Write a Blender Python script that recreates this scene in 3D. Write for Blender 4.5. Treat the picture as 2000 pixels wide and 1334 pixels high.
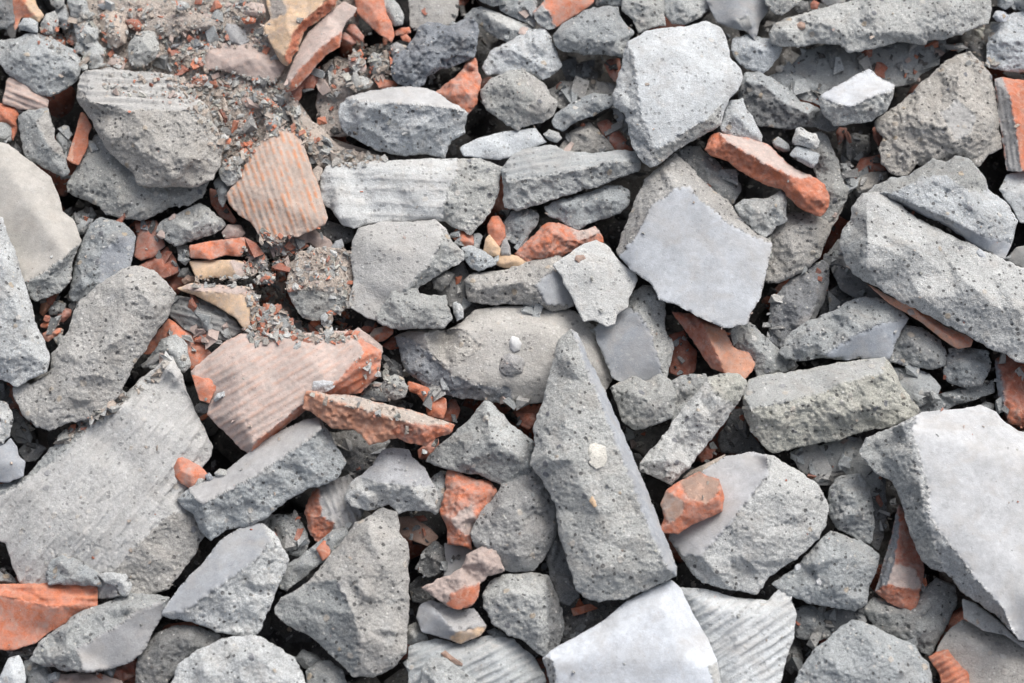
import bpy, math, random
import numpy as np
from mathutils import Vector, Matrix
from mathutils.geometry import delaunay_2d_cdt

for o in list(bpy.data.objects):
    bpy.data.objects.remove(o)
scene = bpy.context.scene
COL = scene.collection

# ------------------------------------------------------------ camera
D0 = 1.805                     # metres from lens to the middle of the pile
PX = 1.3 / 2000                # metres per photo pixel at that distance
PITCH = math.radians(35)       # view axis off vertical
TILT = math.radians(20)        # pile slope against the view
cam_data = bpy.data.cameras.new("camera")
cam = bpy.data.objects.new("camera", cam_data)
COL.objects.link(cam)
cam_data.lens = 50; cam_data.sensor_width = 36
cam_data.clip_start = 0.05; cam_data.clip_end = 200
cam_data.dof.use_dof = True
cam_data.dof.focus_distance = D0 - 0.03
cam_data.dof.aperture_fstop = 3.2
cam.location = (0, -D0 * math.sin(PITCH), D0 * math.cos(PITCH))
cam.rotation_euler = (PITCH, 0, 0)
scene.camera = cam

# ------------------------------------------------------------ sky, sun, exposure
SUN_EL, SUN_AZ = math.radians(57), math.radians(38)     # azimuth east of the view direction
world = bpy.data.worlds.new("World"); scene.world = world
world.use_nodes = True
wn = world.node_tree.nodes; wl = world.node_tree.links
sky = wn.new("ShaderNodeTexSky"); sky.sky_type = 'NISHITA'; sky.sun_disc = False
sky.sun_elevation = SUN_EL; sky.sun_rotation = SUN_AZ
sky.air_density = 0.6; sky.dust_density = 5.0; sky.ozone_density = 0.3
grey_sky = wn.new("ShaderNodeHueSaturation"); grey_sky.inputs["Saturation"].default_value = 0.5     # thin overcast
wl.new(sky.outputs[0], grey_sky.inputs["Color"]); wl.new(grey_sky.outputs[0], wn["Background"].inputs[0])
wn["Background"].inputs[1].default_value = 0.135
sun_d = bpy.data.lights.new("sun", 'SUN'); sun_d.energy = 1.3; sun_d.angle = math.radians(42)
sun_d.color = (1.0, 0.96, 0.91)
sun = bpy.data.objects.new("sun", sun_d); COL.objects.link(sun)
sd = Vector((math.sin(SUN_AZ) * math.cos(SUN_EL), math.cos(SUN_AZ) * math.cos(SUN_EL), math.sin(SUN_EL)))
sun.rotation_euler = sd.to_track_quat('Z', 'Y').to_euler()
sun.location = sd * 5
scene.view_settings.view_transform = 'Standard'
scene.view_settings.look = 'None'
scene.view_settings.exposure = 0.58
scene.view_settings.gamma = 1.0

# ------------------------------------------------------------ numpy helpers
def _hash(ix, iy, iz, s):
    h = (ix.astype(np.uint32) * np.uint32(73856093)) ^ (iy.astype(np.uint32) * np.uint32(19349663)) \
        ^ (iz.astype(np.uint32) * np.uint32(83492791)) ^ np.uint32((s * 2654435761) & 0xffffffff)
    h ^= h >> np.uint32(13); h *= np.uint32(1274126177); h ^= h >> np.uint32(16)
    h *= np.uint32(2246822519); h ^= h >> np.uint32(13)
    return h
def noise(P, s=0):
    """gradient noise in about -1..1 for an N x 3 array"""
    with np.errstate(over='ignore'):
        I = np.floor(P).astype(np.int64); F = P - I
        W = F * F * F * (F * (F * 6 - 15) + 10)
        out = np.zeros(len(P))
        for dx in (0, 1):
            for dy in (0, 1):
                for dz in (0, 1):
                    h = _hash(I[:, 0] + dx, I[:, 1] + dy, I[:, 2] + dz, s)
                    gx = (h & np.uint32(1023)) / 511.5 - 1
                    gy = ((h >> np.uint32(10)) & np.uint32(1023)) / 511.5 - 1
                    gz = ((h >> np.uint32(20)) & np.uint32(1023)) / 511.5 - 1
                    d = gx * (F[:, 0] - dx) + gy * (F[:, 1] - dy) + gz * (F[:, 2] - dz)
                    w = (W[:, 0] if dx else 1 - W[:, 0]) * (W[:, 1] if dy else 1 - W[:, 1]) * (W[:, 2] if dz else 1 - W[:, 2])
                    out += d * w
    return out * 1.3
def worley(P, s=0):
    """distance to the nearest and second nearest cell point"""
    with np.errstate(over='ignore'):
        I = np.floor(P).astype(np.int64)
        a = np.full(len(P), 9.0); b = np.full(len(P), 9.0); idh = np.zeros(len(P))
        for dx in (-1, 0, 1):
            for dy in (-1, 0, 1):
                for dz in (-1, 0, 1):
                    C = I + (dx, dy, dz)
                    h = _hash(C[:, 0], C[:, 1], C[:, 2], s)
                    q = np.stack([(h & np.uint32(1023)) / 1023., ((h >> np.uint32(10)) & np.uint32(1023)) / 1023.,
                                  ((h >> np.uint32(20)) & np.uint32(1023)) / 1023.], 1) + C
                    d = np.sqrt(((P - q) ** 2).sum(1))
                    near = d < a
                    b = np.where(near, a, np.minimum(b, d)); idh = np.where(near, (h >> np.uint32(5)) % 997 / 997., idh)
                    a = np.where(near, d, a)
    return a, b, idh
def to_world(q):
    """(x px, y px, h px) -> metres; h rises from the pile's slope towards the eye"""
    u = (q[:, 0] - 1000) / 2000 * 36 / 50
    v = -(q[:, 1] - 667) / 2000 * 36 / 50
    t = D0 * math.cos(TILT) / (math.cos(TILT) - v * math.sin(TILT)) - q[:, 2] * PX
    c, s = math.cos(PITCH), math.sin(PITCH)
    xc, yc, zc = u * t, v * t, -t
    return np.stack([xc, cam.location.y + yc * c - zc * s, cam.location.z + yc * s + zc * c], 1)
def inside(P, poly):
    x, y = P[:, 0], P[:, 1]
    r = np.zeros(len(P), bool)
    n = len(poly)
    for i in range(n):
        x0, y0 = poly[i][:2]; x1, y1 = poly[(i + 1) % n][:2]
        if y0 == y1: continue
        c = ((y0 > y) != (y1 > y)) & (x < (x1 - x0) * (y - y0) / (y1 - y0) + x0)
        r ^= c
    return r
def seg_near(P, segs):
    """nearest distance and point on a set of segments"""
    best = np.full(len(P), 1e9); Q = P.copy()
    for a, b in segs:
        a = np.array(a[:2], float); b = np.array(b[:2], float)
        d = b - a; L = (d * d).sum() + 1e-9
        t = np.clip(((P - a) @ d) / L, 0, 1)
        q = a + t[:, None] * d
        dist = np.sqrt(((P - q) ** 2).sum(1))
        m = dist < best
        best = np.where(m, dist, best); Q[m] = q[m]
    return best, Q

PAL = dict(
    A=(.49, .508, .508), B=(.385, .400, .400), C=(.455, .446, .428), D=(.235, .240, .240), Z=(.12, .12, .118), G=(.56, .58, .588),  # Z: shade of the gaps put into the colour of deep stones and grit
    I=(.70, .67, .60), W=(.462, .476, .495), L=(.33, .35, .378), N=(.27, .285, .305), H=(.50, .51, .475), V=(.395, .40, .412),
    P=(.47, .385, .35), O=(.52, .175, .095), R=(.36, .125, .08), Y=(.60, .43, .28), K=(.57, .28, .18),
    M=(.33, .22, .17), Q=(.48, .395, .34), S=(.50, .435, .385), X=(.565, .582, .605))
CLAY = set('PORYKMQ')
AMP = {'0': .06, '1': .32, '2': 1.0, '3': 1.45, 'g': .3}
SHR = {'0': .0, '1': .45, '2': 1.0, '3': 1.0, 'g': .35}

HM_X0, HM_Y0, HM_S = -700, -500, 3
HM = np.full((800, 1150), -160.0)       # height of what lies on top, for the crumbs
def hm_put(q):
    i = ((q[:, 1] - HM_Y0) / HM_S).astype(int); j = ((q[:, 0] - HM_X0) / HM_S).astype(int)
    ok = (i >= 0) & (i < HM.shape[0]) & (j >= 0) & (j < HM.shape[1])
    np.maximum.at(HM, (i[ok], j[ok]), q[ok, 2])
def hm_get(x, y):
    i = int((y - HM_Y0) / HM_S); j = int((x - HM_X0) / HM_S)
    return HM[max(0, min(HM.shape[0] - 1, i)), max(0, min(HM.shape[1] - 1, j))]

def parse(s, dh=0.0):
    out = []
    for tok in s.split():
        p = [float(v) for v in tok.split(',')]
        if len(p) == 2: p.append(dh)
        out.append(p)
    return out

def chunk_arrays(kind, base, outline, interior, faces, T, groove, seed, L, rimR=None, amp=1.0, crack=0.0):
    """a broken lump as a dense closed surface: vertex px coordinates, triangles, per-vertex colour / roughness / groove"""
    rng = random.Random(seed)
    out = [list(p) for p in outline]
    cx = sum(p[0] for p in out) / len(out); cy = sum(p[1] for p in out) / len(out)
    area = abs(sum(out[i][0] * out[(i + 1) % len(out)][1] - out[(i + 1) % len(out)][0] * out[i][1] for i in range(len(out)))) / 2
    per = sum(math.hypot(out[i][0] - out[(i + 1) % len(out)][0], out[i][1] - out[(i + 1) % len(out)][1]) for i in range(len(out)))
    rad = 2 * area / per                       # about half the narrow width
    ints = [list(p) for p in interior]
    if not ints and not faces:
        n = 3 if rad < 25 else 4
        a0 = rng.random() * 6.28
        for k in range(n):
            a = a0 + k * 6.283 / n + rng.uniform(-.4, .4)
            q = None
            # walk from the centre to the rim and stop part of the way
            for f in np.linspace(.1, 3, 60):
                t = (cx + math.cos(a) * rad * f, cy + math.sin(a) * rad * f)
                if not inside(np.array([t]), out)[0]:
                    break
                q = t
            if q: 
                f = rng.uniform(.4, .62)
                ints.append([cx + (q[0] - cx) * f, cy + (q[1] - cy) * f, rad * rng.uniform(.45, .95) * (.5 if rad < 8 else 1)])
    V = out + ints
    n_out = len(out)
    hmax = max([p[2] for p in ints] + [p[2] for p in out])
    E = [(i, (i + 1) % n_out) for i in range(n_out)]
    polys = []
    for fk, poly in faces:
        idx = []
        for p in poly:
            j = min(range(len(V)), key=lambda k: math.hypot(V[k][0] - p[0], V[k][1] - p[1]))
            if math.hypot(V[j][0] - p[0], V[j][1] - p[1]) <= 9: idx.append(j)
            else:
                V.append([p[0], p[1], p[2] if p[2] > -900 else hmax]); idx.append(len(V) - 1)
        E += [(idx[k], idx[(k + 1) % len(idx)]) for k in range(len(idx)) if idx[k] != idx[(k + 1) % len(idx)]]
        polys.append((fk, [V[k] for k in idx]))
    vv, ee, ff, ov, oe, of = delaunay_2d_cdt([Vector(p[:2]) for p in V], E, [], 0, 1e-4)
    VH = []
    for k, o in enumerate(ov):
        if o: VH.append((vv[k][0], vv[k][1], V[o[0]][2]))
        else:
            w = [(1 / (.1 + math.hypot(p[0] - vv[k][0], p[1] - vv[k][1])) ** 2, p[2]) for p in V]
            VH.append((vv[k][0], vv[k][1], sum(a * b for a, b in w) / sum(a for a, b in w)))
    # break rough surfaces into many flat fracture planes
    def coarse(P, VH, ff):
        Hc = np.zeros(len(P)); bo = np.full(len(P), 1e9)
        for f in ff:
            A, B, C_ = [np.array(VH[k]) for k in f]
            den = (B[1] - C_[1]) * (A[0] - C_[0]) + (C_[0] - B[0]) * (A[1] - C_[1])
            if abs(den) < 1e-6: continue
            l1 = ((B[1] - C_[1]) * (P[:, 0] - C_[0]) + (C_[0] - B[0]) * (P[:, 1] - C_[1])) / den
            l2 = ((C_[1] - A[1]) * (P[:, 0] - C_[0]) + (A[0] - C_[0]) * (P[:, 1] - C_[1])) / den
            l3 = 1 - l1 - l2
            o = np.maximum(0, -np.minimum(np.minimum(l1, l2), l3))
            hh = l1 * A[2] + l2 * B[2] + l3 * C_[2]
            m = o < bo
            Hc[m] = np.clip(hh, min(A[2], B[2], C_[2]), max(A[2], B[2], C_[2]))[m]; bo[m] = o[m]
        return Hc
    nf = int(min(46, area / (900 if kind[0] not in CLAY else 520))) if L < 5 else 0
    if nf:
        xs_, ys_ = [p[0] for p in out], [p[1] for p in out]
        cand = np.array([(rng.uniform(min(xs_), max(xs_)), rng.uniform(min(ys_), max(ys_))) for _ in range(nf * 6)])
        rough_ = '123' if kind[0] in CLAY else '23'
        kd = np.full(len(cand), kind[1] in rough_)
        for fk, pl in polys: kd[inside(cand, pl)] = fk[1] in rough_
        od, _q = seg_near(cand, [(out[i], out[(i + 1) % n_out]) for i in range(n_out)])
        okc = inside(cand, out) & kd & (od > 7)
        if polys:
            cd_, _q = seg_near(cand, [(pl[k], pl[(k + 1) % len(pl)]) for _, pl in polys for k in range(len(pl))])
            okc &= cd_ > 9
        cand = cand[okc][:nf]
        keep = []
        for p in cand:
            if all(math.hypot(p[0] - q[0], p[1] - q[1]) > 13 for q in keep) and all(math.hypot(p[0] - q[0], p[1] - q[1]) > 12 for q in V): keep.append(p)
        if keep:
            keep = np.array(keep); hc = coarse(keep, VH, ff)
            ja = min(7.5, 2.5 + rad * .09) * (1.25 if kind[1] == '3' else 1)
            ja *= min(1, amp)
            for p, h in zip(keep, hc): V.append([p[0], p[1], h + rng.uniform(-1, 1) * ja])
            vv, ee, ff, ov, oe, of = delaunay_2d_cdt([Vector(p[:2]) for p in V], E, [], 0, 1e-4)
            VH = [(vv[k][0], vv[k][1], V[o[0]][2] if o else hmax * .6) for k, o in enumerate(ov)]
    # dense hexagonal grid inside the outline
    xs = [p[0] for p in out]; ys = [p[1] for p in out]
    x0, x1, y0, y1 = min(xs) - 2 * L, max(xs) + 2 * L, min(ys) - 2 * L, max(ys) + 2 * L
    dy = L * .866
    nx, ny = int((x1 - x0) / L) + 2, int((y1 - y0) / dy) + 2
    jj, ii = np.meshgrid(np.arange(nx), np.arange(ny))
    gx = x0 + (jj + .5 * (ii % 2)) * L; gy = y0 + ii * dy
    P = np.stack([gx.ravel(), gy.ravel()], 1)
    idx = (ii * nx + jj)
    a = idx[:-1, :-1].ravel(); b = idx[:-1, 1:].ravel(); c = idx[1:, :-1].ravel(); d = idx[1:, 1:].ravel()
    odd = (ii[:-1, :-1].ravel() % 2) == 1
    t1 = np.where(odd[:, None], np.stack([a, b, d], 1), np.stack([a, b, c], 1))
    t2 = np.where(odd[:, None], np.stack([a, d, c], 1), np.stack([b, d, c], 1))
    T_ = np.concatenate([t1, t2])
    cen = P[T_].mean(1)
    T_ = T_[inside(cen, out)]
    if len(T_) < 4: return None
    used = np.unique(T_); remap = np.full(len(P), -1); remap[used] = np.arange(len(used))
    P = P[used]; T_ = remap[T_]
    # boundary vertices
    e = np.concatenate([T_[:, [0, 1]], T_[:, [1, 2]], T_[:, [2, 0]]])
    key = np.sort(e, 1); k1 = key[:, 0] * len(P) + key[:, 1]
    uq, inv, cnt = np.unique(k1, return_inverse=True, return_counts=True)
    be = e[cnt[inv] == 1]
    bmask = np.zeros(len(P), bool); bmask[be.ravel()] = True
    osegs = [(out[i], out[(i + 1) % n_out]) for i in range(n_out)]
    dist, Q = seg_near(P, osegs)
    P[bmask] = Q[bmask]
    csegs = []
    for fk, pl in polys:
        csegs += [(pl[k], pl[(k + 1) % len(pl)]) for k in range(len(pl))]
    edge_d = dist.copy()
    if csegs:
        cd, CQ = seg_near(P, csegs)
        m = (cd < .48 * L) & ~bmask
        P[m] = CQ[m]
        edge_d = np.minimum(edge_d, cd)
    # height by the coarse triangles
    H = coarse(P, VH, ff)
    # surface kind
    pal = np.tile(np.array(PAL[kind[0]]), (len(P), 1)); am = np.full(len(P), AMP[kind[1]]); sh = np.full(len(P), SHR[kind[1]])
    gm = np.full(len(P), 1.0 if kind[1] == 'g' or kind.endswith('g') else 0.0); pid = np.zeros(len(P), int)
    zz = np.zeros(len(P)) + seed
    Pj = P + np.stack([noise(np.c_[P / 17, zz], 5) * 3.6 + noise(np.c_[P / 6, zz], 35) * 3.4, noise(np.c_[P / 17, zz], 6) * 3.6 + noise(np.c_[P / 6, zz], 36) * 3.4], 1)
    for pi_, (fk, pl) in enumerate(polys):
        m = inside(Pj if fk[-1] != '!' else P, pl)
        pid[m] = 1 + pi_
        pal[m] = PAL[fk[0]]; am[m] = AMP[fk[1]]; sh[m] = SHR[fk[1]]; gm[m] = 1.0 if 'g' in fk else 0.0
    # neighbour smoothing
    nb = np.concatenate([T_[:, [0, 1]], T_[:, [1, 2]], T_[:, [2, 0]]]); nb = np.concatenate([nb, nb[:, ::-1]])
    deg = np.bincount(nb[:, 0], minlength=len(P)).astype(float)
    def smooth(a, k, lam=.6):
        for _ in range(k):
            s = np.bincount(nb[:, 0], weights=a[nb[:, 1]], minlength=len(P)) / deg
            a = a * (1 - lam) + s * lam
        return a
    pinned = dist < 5
    if csegs: pinned |= cd < 3.5
    soft = ~pinned & (am < (.31 if kind[0] in CLAY else .5))
    H0 = smooth(H, 1, .5)
    H = H0.copy()
    if soft.any():
        for _ in range(16):
            Hs = smooth(H, 1, .8); H = np.where(soft, Hs, H0)
    am_s = smooth(am, 3)
    gm = smooth(gm, 1)
    pal = np.stack([smooth(pal[:, k], 1, .5) for k in range(3)], 1)
    # rounding at the rim, worn corners at the creases
    size = min(1.15, max(.32, rad / 48)) * amp
    R = rimR if rimR is not None else (.8 + 3.6 * min(1, rad / 50) * np.clip(am_s, .2, 1))
    dd = np.clip(dist / R, 0, 1)
    H = H - R * (1 - np.sqrt(1 - (1 - dd) ** 2)) * .85
    X = np.c_[P, H]
    def vnorm(X, T):
        n = np.cross(X[T[:, 1]] - X[T[:, 0]], X[T[:, 2]] - X[T[:, 0]])
        vn = np.zeros_like(X)
        for k in range(3):
            for c in range(3):
                vn[:, c] += np.bincount(T[:, k], weights=n[:, c], minlength=len(X))
        vn /= np.linalg.norm(vn, axis=1)[:, None] + 1e-9
        vn[vn[:, 2] < 0] *= -1
        return vn
    N = vnorm(X, T_)
    so = np.array([seed * 7.13 % 91, seed * 3.7 % 83, seed * 1.9 % 77])
    def n_(w, s): return noise(X / w + so, s)
    wl1, wl2 = max(16, rad * .9), max(8, rad * .38)
    big = n_(wl1, 1) * 2.0 + n_(wl2, 2) * 1.8 + n_(max(8, rad * .2), 17) * 1.8
    fa, fb, fid = worley(X / max(12, rad * .42) + so, 3)
    big += (fid - .5) * 3.4 * np.clip((fb - fa) * 5, 0, 1)
    fine = np.abs(n_(13, 4)) * -1.5 + n_(6.5, 7) * 2.3 + (n_(3.6, 8) * .9 if L < 3.5 else 0)
    hole = np.clip((.26 - worley(X / 19 + so, 9)[0]) * 8, 0, 1) * -4.0 * np.clip(n_(55, 19) * 3 + .35, 0, 1)
    Dn = (big + fine + hole) * am_s
    # chips along edges of the cast faces
    chip = np.clip(1 - edge_d / 7, 0, 1) * np.clip(n_(13, 11) * 1.7 + n_(5, 18) * .8, -1.3, .1) * 3.6
    if kind[1] in '23' and polys:         # the cast skin stands a little proud of the broken core
        Dn = Dn + np.clip(1 - am * 2, 0, 1) * 2.6
    Dn = Dn * size + chip * min(1, size + .25)
    if crack:
        cn = noise(X / 75 + so + 5, 12) + .12 * noise(X / 12 + so, 13)
        Dn += -np.clip(1 - np.abs(cn) / .022, 0, 1) * 4 * crack * np.clip(n_(110, 14) * 5 - .4, 0, 1)
    gv = np.zeros(len(P))
    if groove:
        ang, sp, ga = groove[:3]
        ca, sa = math.cos(math.radians(ang)), math.sin(math.radians(ang))
        across = -P[:, 0] * sa + P[:, 1] * ca; along = P[:, 0] * ca + P[:, 1] * sa
        ph = across / sp + noise(np.c_[along / 120, across / 60, np.full(len(P), seed * .37)], 15) * (.10 if kind[0] in CLAY else .20)
        wv = np.clip(.5 + .95 * np.sin(ph * 2 * math.pi), 0, 1)
        brk = np.clip((.72 if kind[0] in CLAY else .55) + noise(np.c_[along / 38, across / 9, np.full(len(P), seed * .61)], 16) * 1.1, 0, 1)
        gv = wv * brk * gm
        Dn += (gv - .5 * gm) * ga
        gv = gv * (1 if kind[0] == 'Q' else .3 if kind[0] in CLAY else 1)
    fade = np.clip(dist / 6, .25, 1)
    X = X + N * Dn[:, None] * np.stack([fade, fade, np.ones(len(P))], 1)
    # ragged outline
    ew = np.clip(1 - dist / 12, 0, 1) * min(1, size + .2)
    rag = .42 + .58 * np.clip(am_s, 0, 1)
    X[:, 0] += ew * rag * (n_(24, 21) * 3.4 + n_(8, 23) * 2.6 + n_(4.2, 27) * 1.8)
    X[:, 1] += ew * rag * (n_(24, 22) * 3.4 + n_(8, 24) * 2.6 + n_(4.2, 28) * 1.8)
    # take single-vertex spikes off the rim
    bn = np.concatenate([be, be[:, ::-1]]); bd = np.maximum(1, np.bincount(bn[:, 0], minlength=len(P)))
    for _ in range(1):
        for c in range(3):
            m_ = np.bincount(bn[:, 0], weights=X[bn[:, 1], c], minlength=len(P)) / bd
            X[:, c] = np.where(bmask, X[:, c] * .5 + m_ * .5, X[:, c])
    X[:, 2] += base
    # sides and back
    if T is None: T = max(14, rad * 1.1)
    bv = np.unique(be); rm = np.full(len(P), -1); rm[bv] = np.arange(len(bv))
    verts = [X]; tris = [T_]; nv = len(P); prev = bv
    colr = [pal]; rr = [sh * 1.0]; gg = [gv]
    side_col = np.array(PAL[kind[0]])
    bx, by = X[bv, 0], X[bv, 1]; bh = X[bv, 2]
    bottom = bh.min() * .5 + bh * .5 - T
    steps = (.12, .35, .7, 1.0) if L < 5 else (.4, 1.)
    for k, f in enumerate(steps):
        sc = 1 - .05 * f - .28 * f ** 3
        hh = bh + (bottom - bh) * f
        ring = np.c_[cx + (bx - cx) * sc, cy + (by - cy) * sc, hh]
        nn = noise(ring / 12 + so, 31 + k)
        ring[:, 2] += nn * 2.5 * (1 if k < 3 else 0); 
        cur = nv + np.arange(len(bv))
        A = prev[rm[be[:, 0]]]; B = prev[rm[be[:, 1]]]; C_ = cur[rm[be[:, 0]]]; D_ = cur[rm[be[:, 1]]]
        tris.append(np.stack([B, A, C_], 1)); tris.append(np.stack([B, C_, D_], 1))
        verts.append(ring); colr.append(np.tile(side_col, (len(bv), 1))); rr.append(np.ones(len(bv)) * SHR[kind[1]]); gg.append(np.zeros(len(bv)))
        prev = cur; nv += len(bv)
    verts.append(np.array([[cx, cy, bottom.mean()]])); colr.append(side_col[None]); rr.append(np.ones(1)); gg.append(np.zeros(1))
    A = prev[rm[be[:, 0]]]; B = prev[rm[be[:, 1]]]
    tris.append(np.stack([B, A, np.full(len(A), nv)], 1))
    return np.concatenate(verts), np.concatenate(tris)[:, ::-1], np.concatenate(colr), np.concatenate(rr), np.concatenate(gg), len(P), np.concatenate([np.median(pid[T_], axis=1).astype(int), np.zeros(sum(len(t) for t in tris[1:]), int)])

def make_mesh(name, W, T, colr, rr, gg, mat):
    me = bpy.data.meshes.new(name)
    me.vertices.add(len(W)); me.vertices.foreach_set("co", W.astype(np.float32).ravel())
    me.loops.add(len(T) * 3); me.loops.foreach_set("vertex_index", T.astype(np.int32).ravel())
    me.polygons.add(len(T))
    me.polygons.foreach_set("loop_start", np.arange(0, len(T) * 3, 3, dtype=np.int32))
    me.polygons.foreach_set("loop_total", np.full(len(T), 3, dtype=np.int32))
    me.polygons.foreach_set("use_smooth", np.ones(len(T), bool))
    me.update(calc_edges=True)
    a = me.attributes.new("tone", 'FLOAT_COLOR', 'POINT')
    a.data.foreach_set("color", np.c_[colr, np.ones(len(colr))].astype(np.float32).ravel())
    a = me.attributes.new("coarse", 'FLOAT', 'POINT'); a.data.foreach_set("value", rr.astype(np.float32))
    a = me.attributes.new("rib", 'FLOAT', 'POINT'); a.data.foreach_set("value", gg.astype(np.float32))
    me.materials.append(mat)
    me.validate()
    return me

# ------------------------------------------------------------ materials
class NT:
    def __init__(s, name):
        s.m = bpy.data.materials.new(name); s.m.use_nodes = True
        s.t = s.m.node_tree; s.b = s.t.nodes["Principled BSDF"]
    def n(s, typ, **kw):
        nd = s.t.nodes.new(typ)
        for k, v in kw.items():
            if k.startswith('i_'): nd.inputs[int(k[2:]) if k[2:].isdigit() else k[2:]].default_value = v
            else: setattr(nd, k, v)
        return nd
    def l(s, a, b): s.t.links.new(a, b)
    def math(s, op, a, b=None, c=None, clamp=False):
        nd = s.n("ShaderNodeMath", operation=op, use_clamp=clamp)
        for i, v in enumerate((a, b, c)):
            if v is None: continue
            if isinstance(v, (int, float)): nd.inputs[i].default_value = v
            else: s.l(v, nd.inputs[i])
        return nd.outputs[0]
    def mixc(s, f, a, b, mode='MIX'):
        nd = s.n("ShaderNodeMix", data_type='RGBA', blend_type=mode)
        for i, v in ((0, f), (6, a), (7, b)):
            if isinstance(v, (int, float)): nd.inputs[i].default_value = v
            elif isinstance(v, tuple): nd.inputs[i].default_value = (*v, 1)
            else: s.l(v, nd.inputs[i])
        return nd.outputs[2]
    def ramp(s, v, a, b, lo=0., hi=1.):
        nd = s.n("ShaderNodeMapRange"); s.l(v, nd.inputs[0])
        for i, x in ((1, a), (2, b), (3, lo), (4, hi)):
            if isinstance(x, (int, float)): nd.inputs[i].default_value = x
            else: s.l(x, nd.inputs[i])
        return nd.outputs[0]
    def noise(s, vec, scale, detail=2., rough=.55, dist=0.):
        nd = s.n("ShaderNodeTexNoise"); s.l(vec, nd.inputs["Vector"])
        nd.inputs["Scale"].default_value = scale; nd.inputs["Detail"].default_value = detail
        nd.inputs["Roughness"].default_value = rough; nd.inputs["Distortion"].default_value = dist
        return nd.outputs[0]
    def voro(s, vec, scale):
        nd = s.n("ShaderNodeTexVoronoi"); s.l(vec, nd.inputs["Vector"]); nd.inputs["Scale"].default_value = scale
        sp = s.n("ShaderNodeSeparateColor"); s.l(nd.outputs["Color"], sp.inputs[0])
        return nd.outputs["Distance"], sp.outputs
def coords(k):
    tc = k.n("ShaderNodeTexCoord"); oi = k.n("ShaderNodeObjectInfo")
    mul = k.math('MULTIPLY', oi.outputs["Random"], 37.0)
    cb = k.n("ShaderNodeCombineXYZ"); k.l(mul, cb.inputs[0]); k.l(k.math('MULTIPLY', mul, .61), cb.inputs[1])
    ad = k.n("ShaderNodeVectorMath", operation='ADD'); k.l(tc.outputs["Object"], ad.inputs[0]); k.l(cb.outputs[0], ad.inputs[1])
    return ad.outputs[0], oi
def attr(k, name): 
    nd = k.n("ShaderNodeAttribute"); nd.attribute_name = name; return nd

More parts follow.
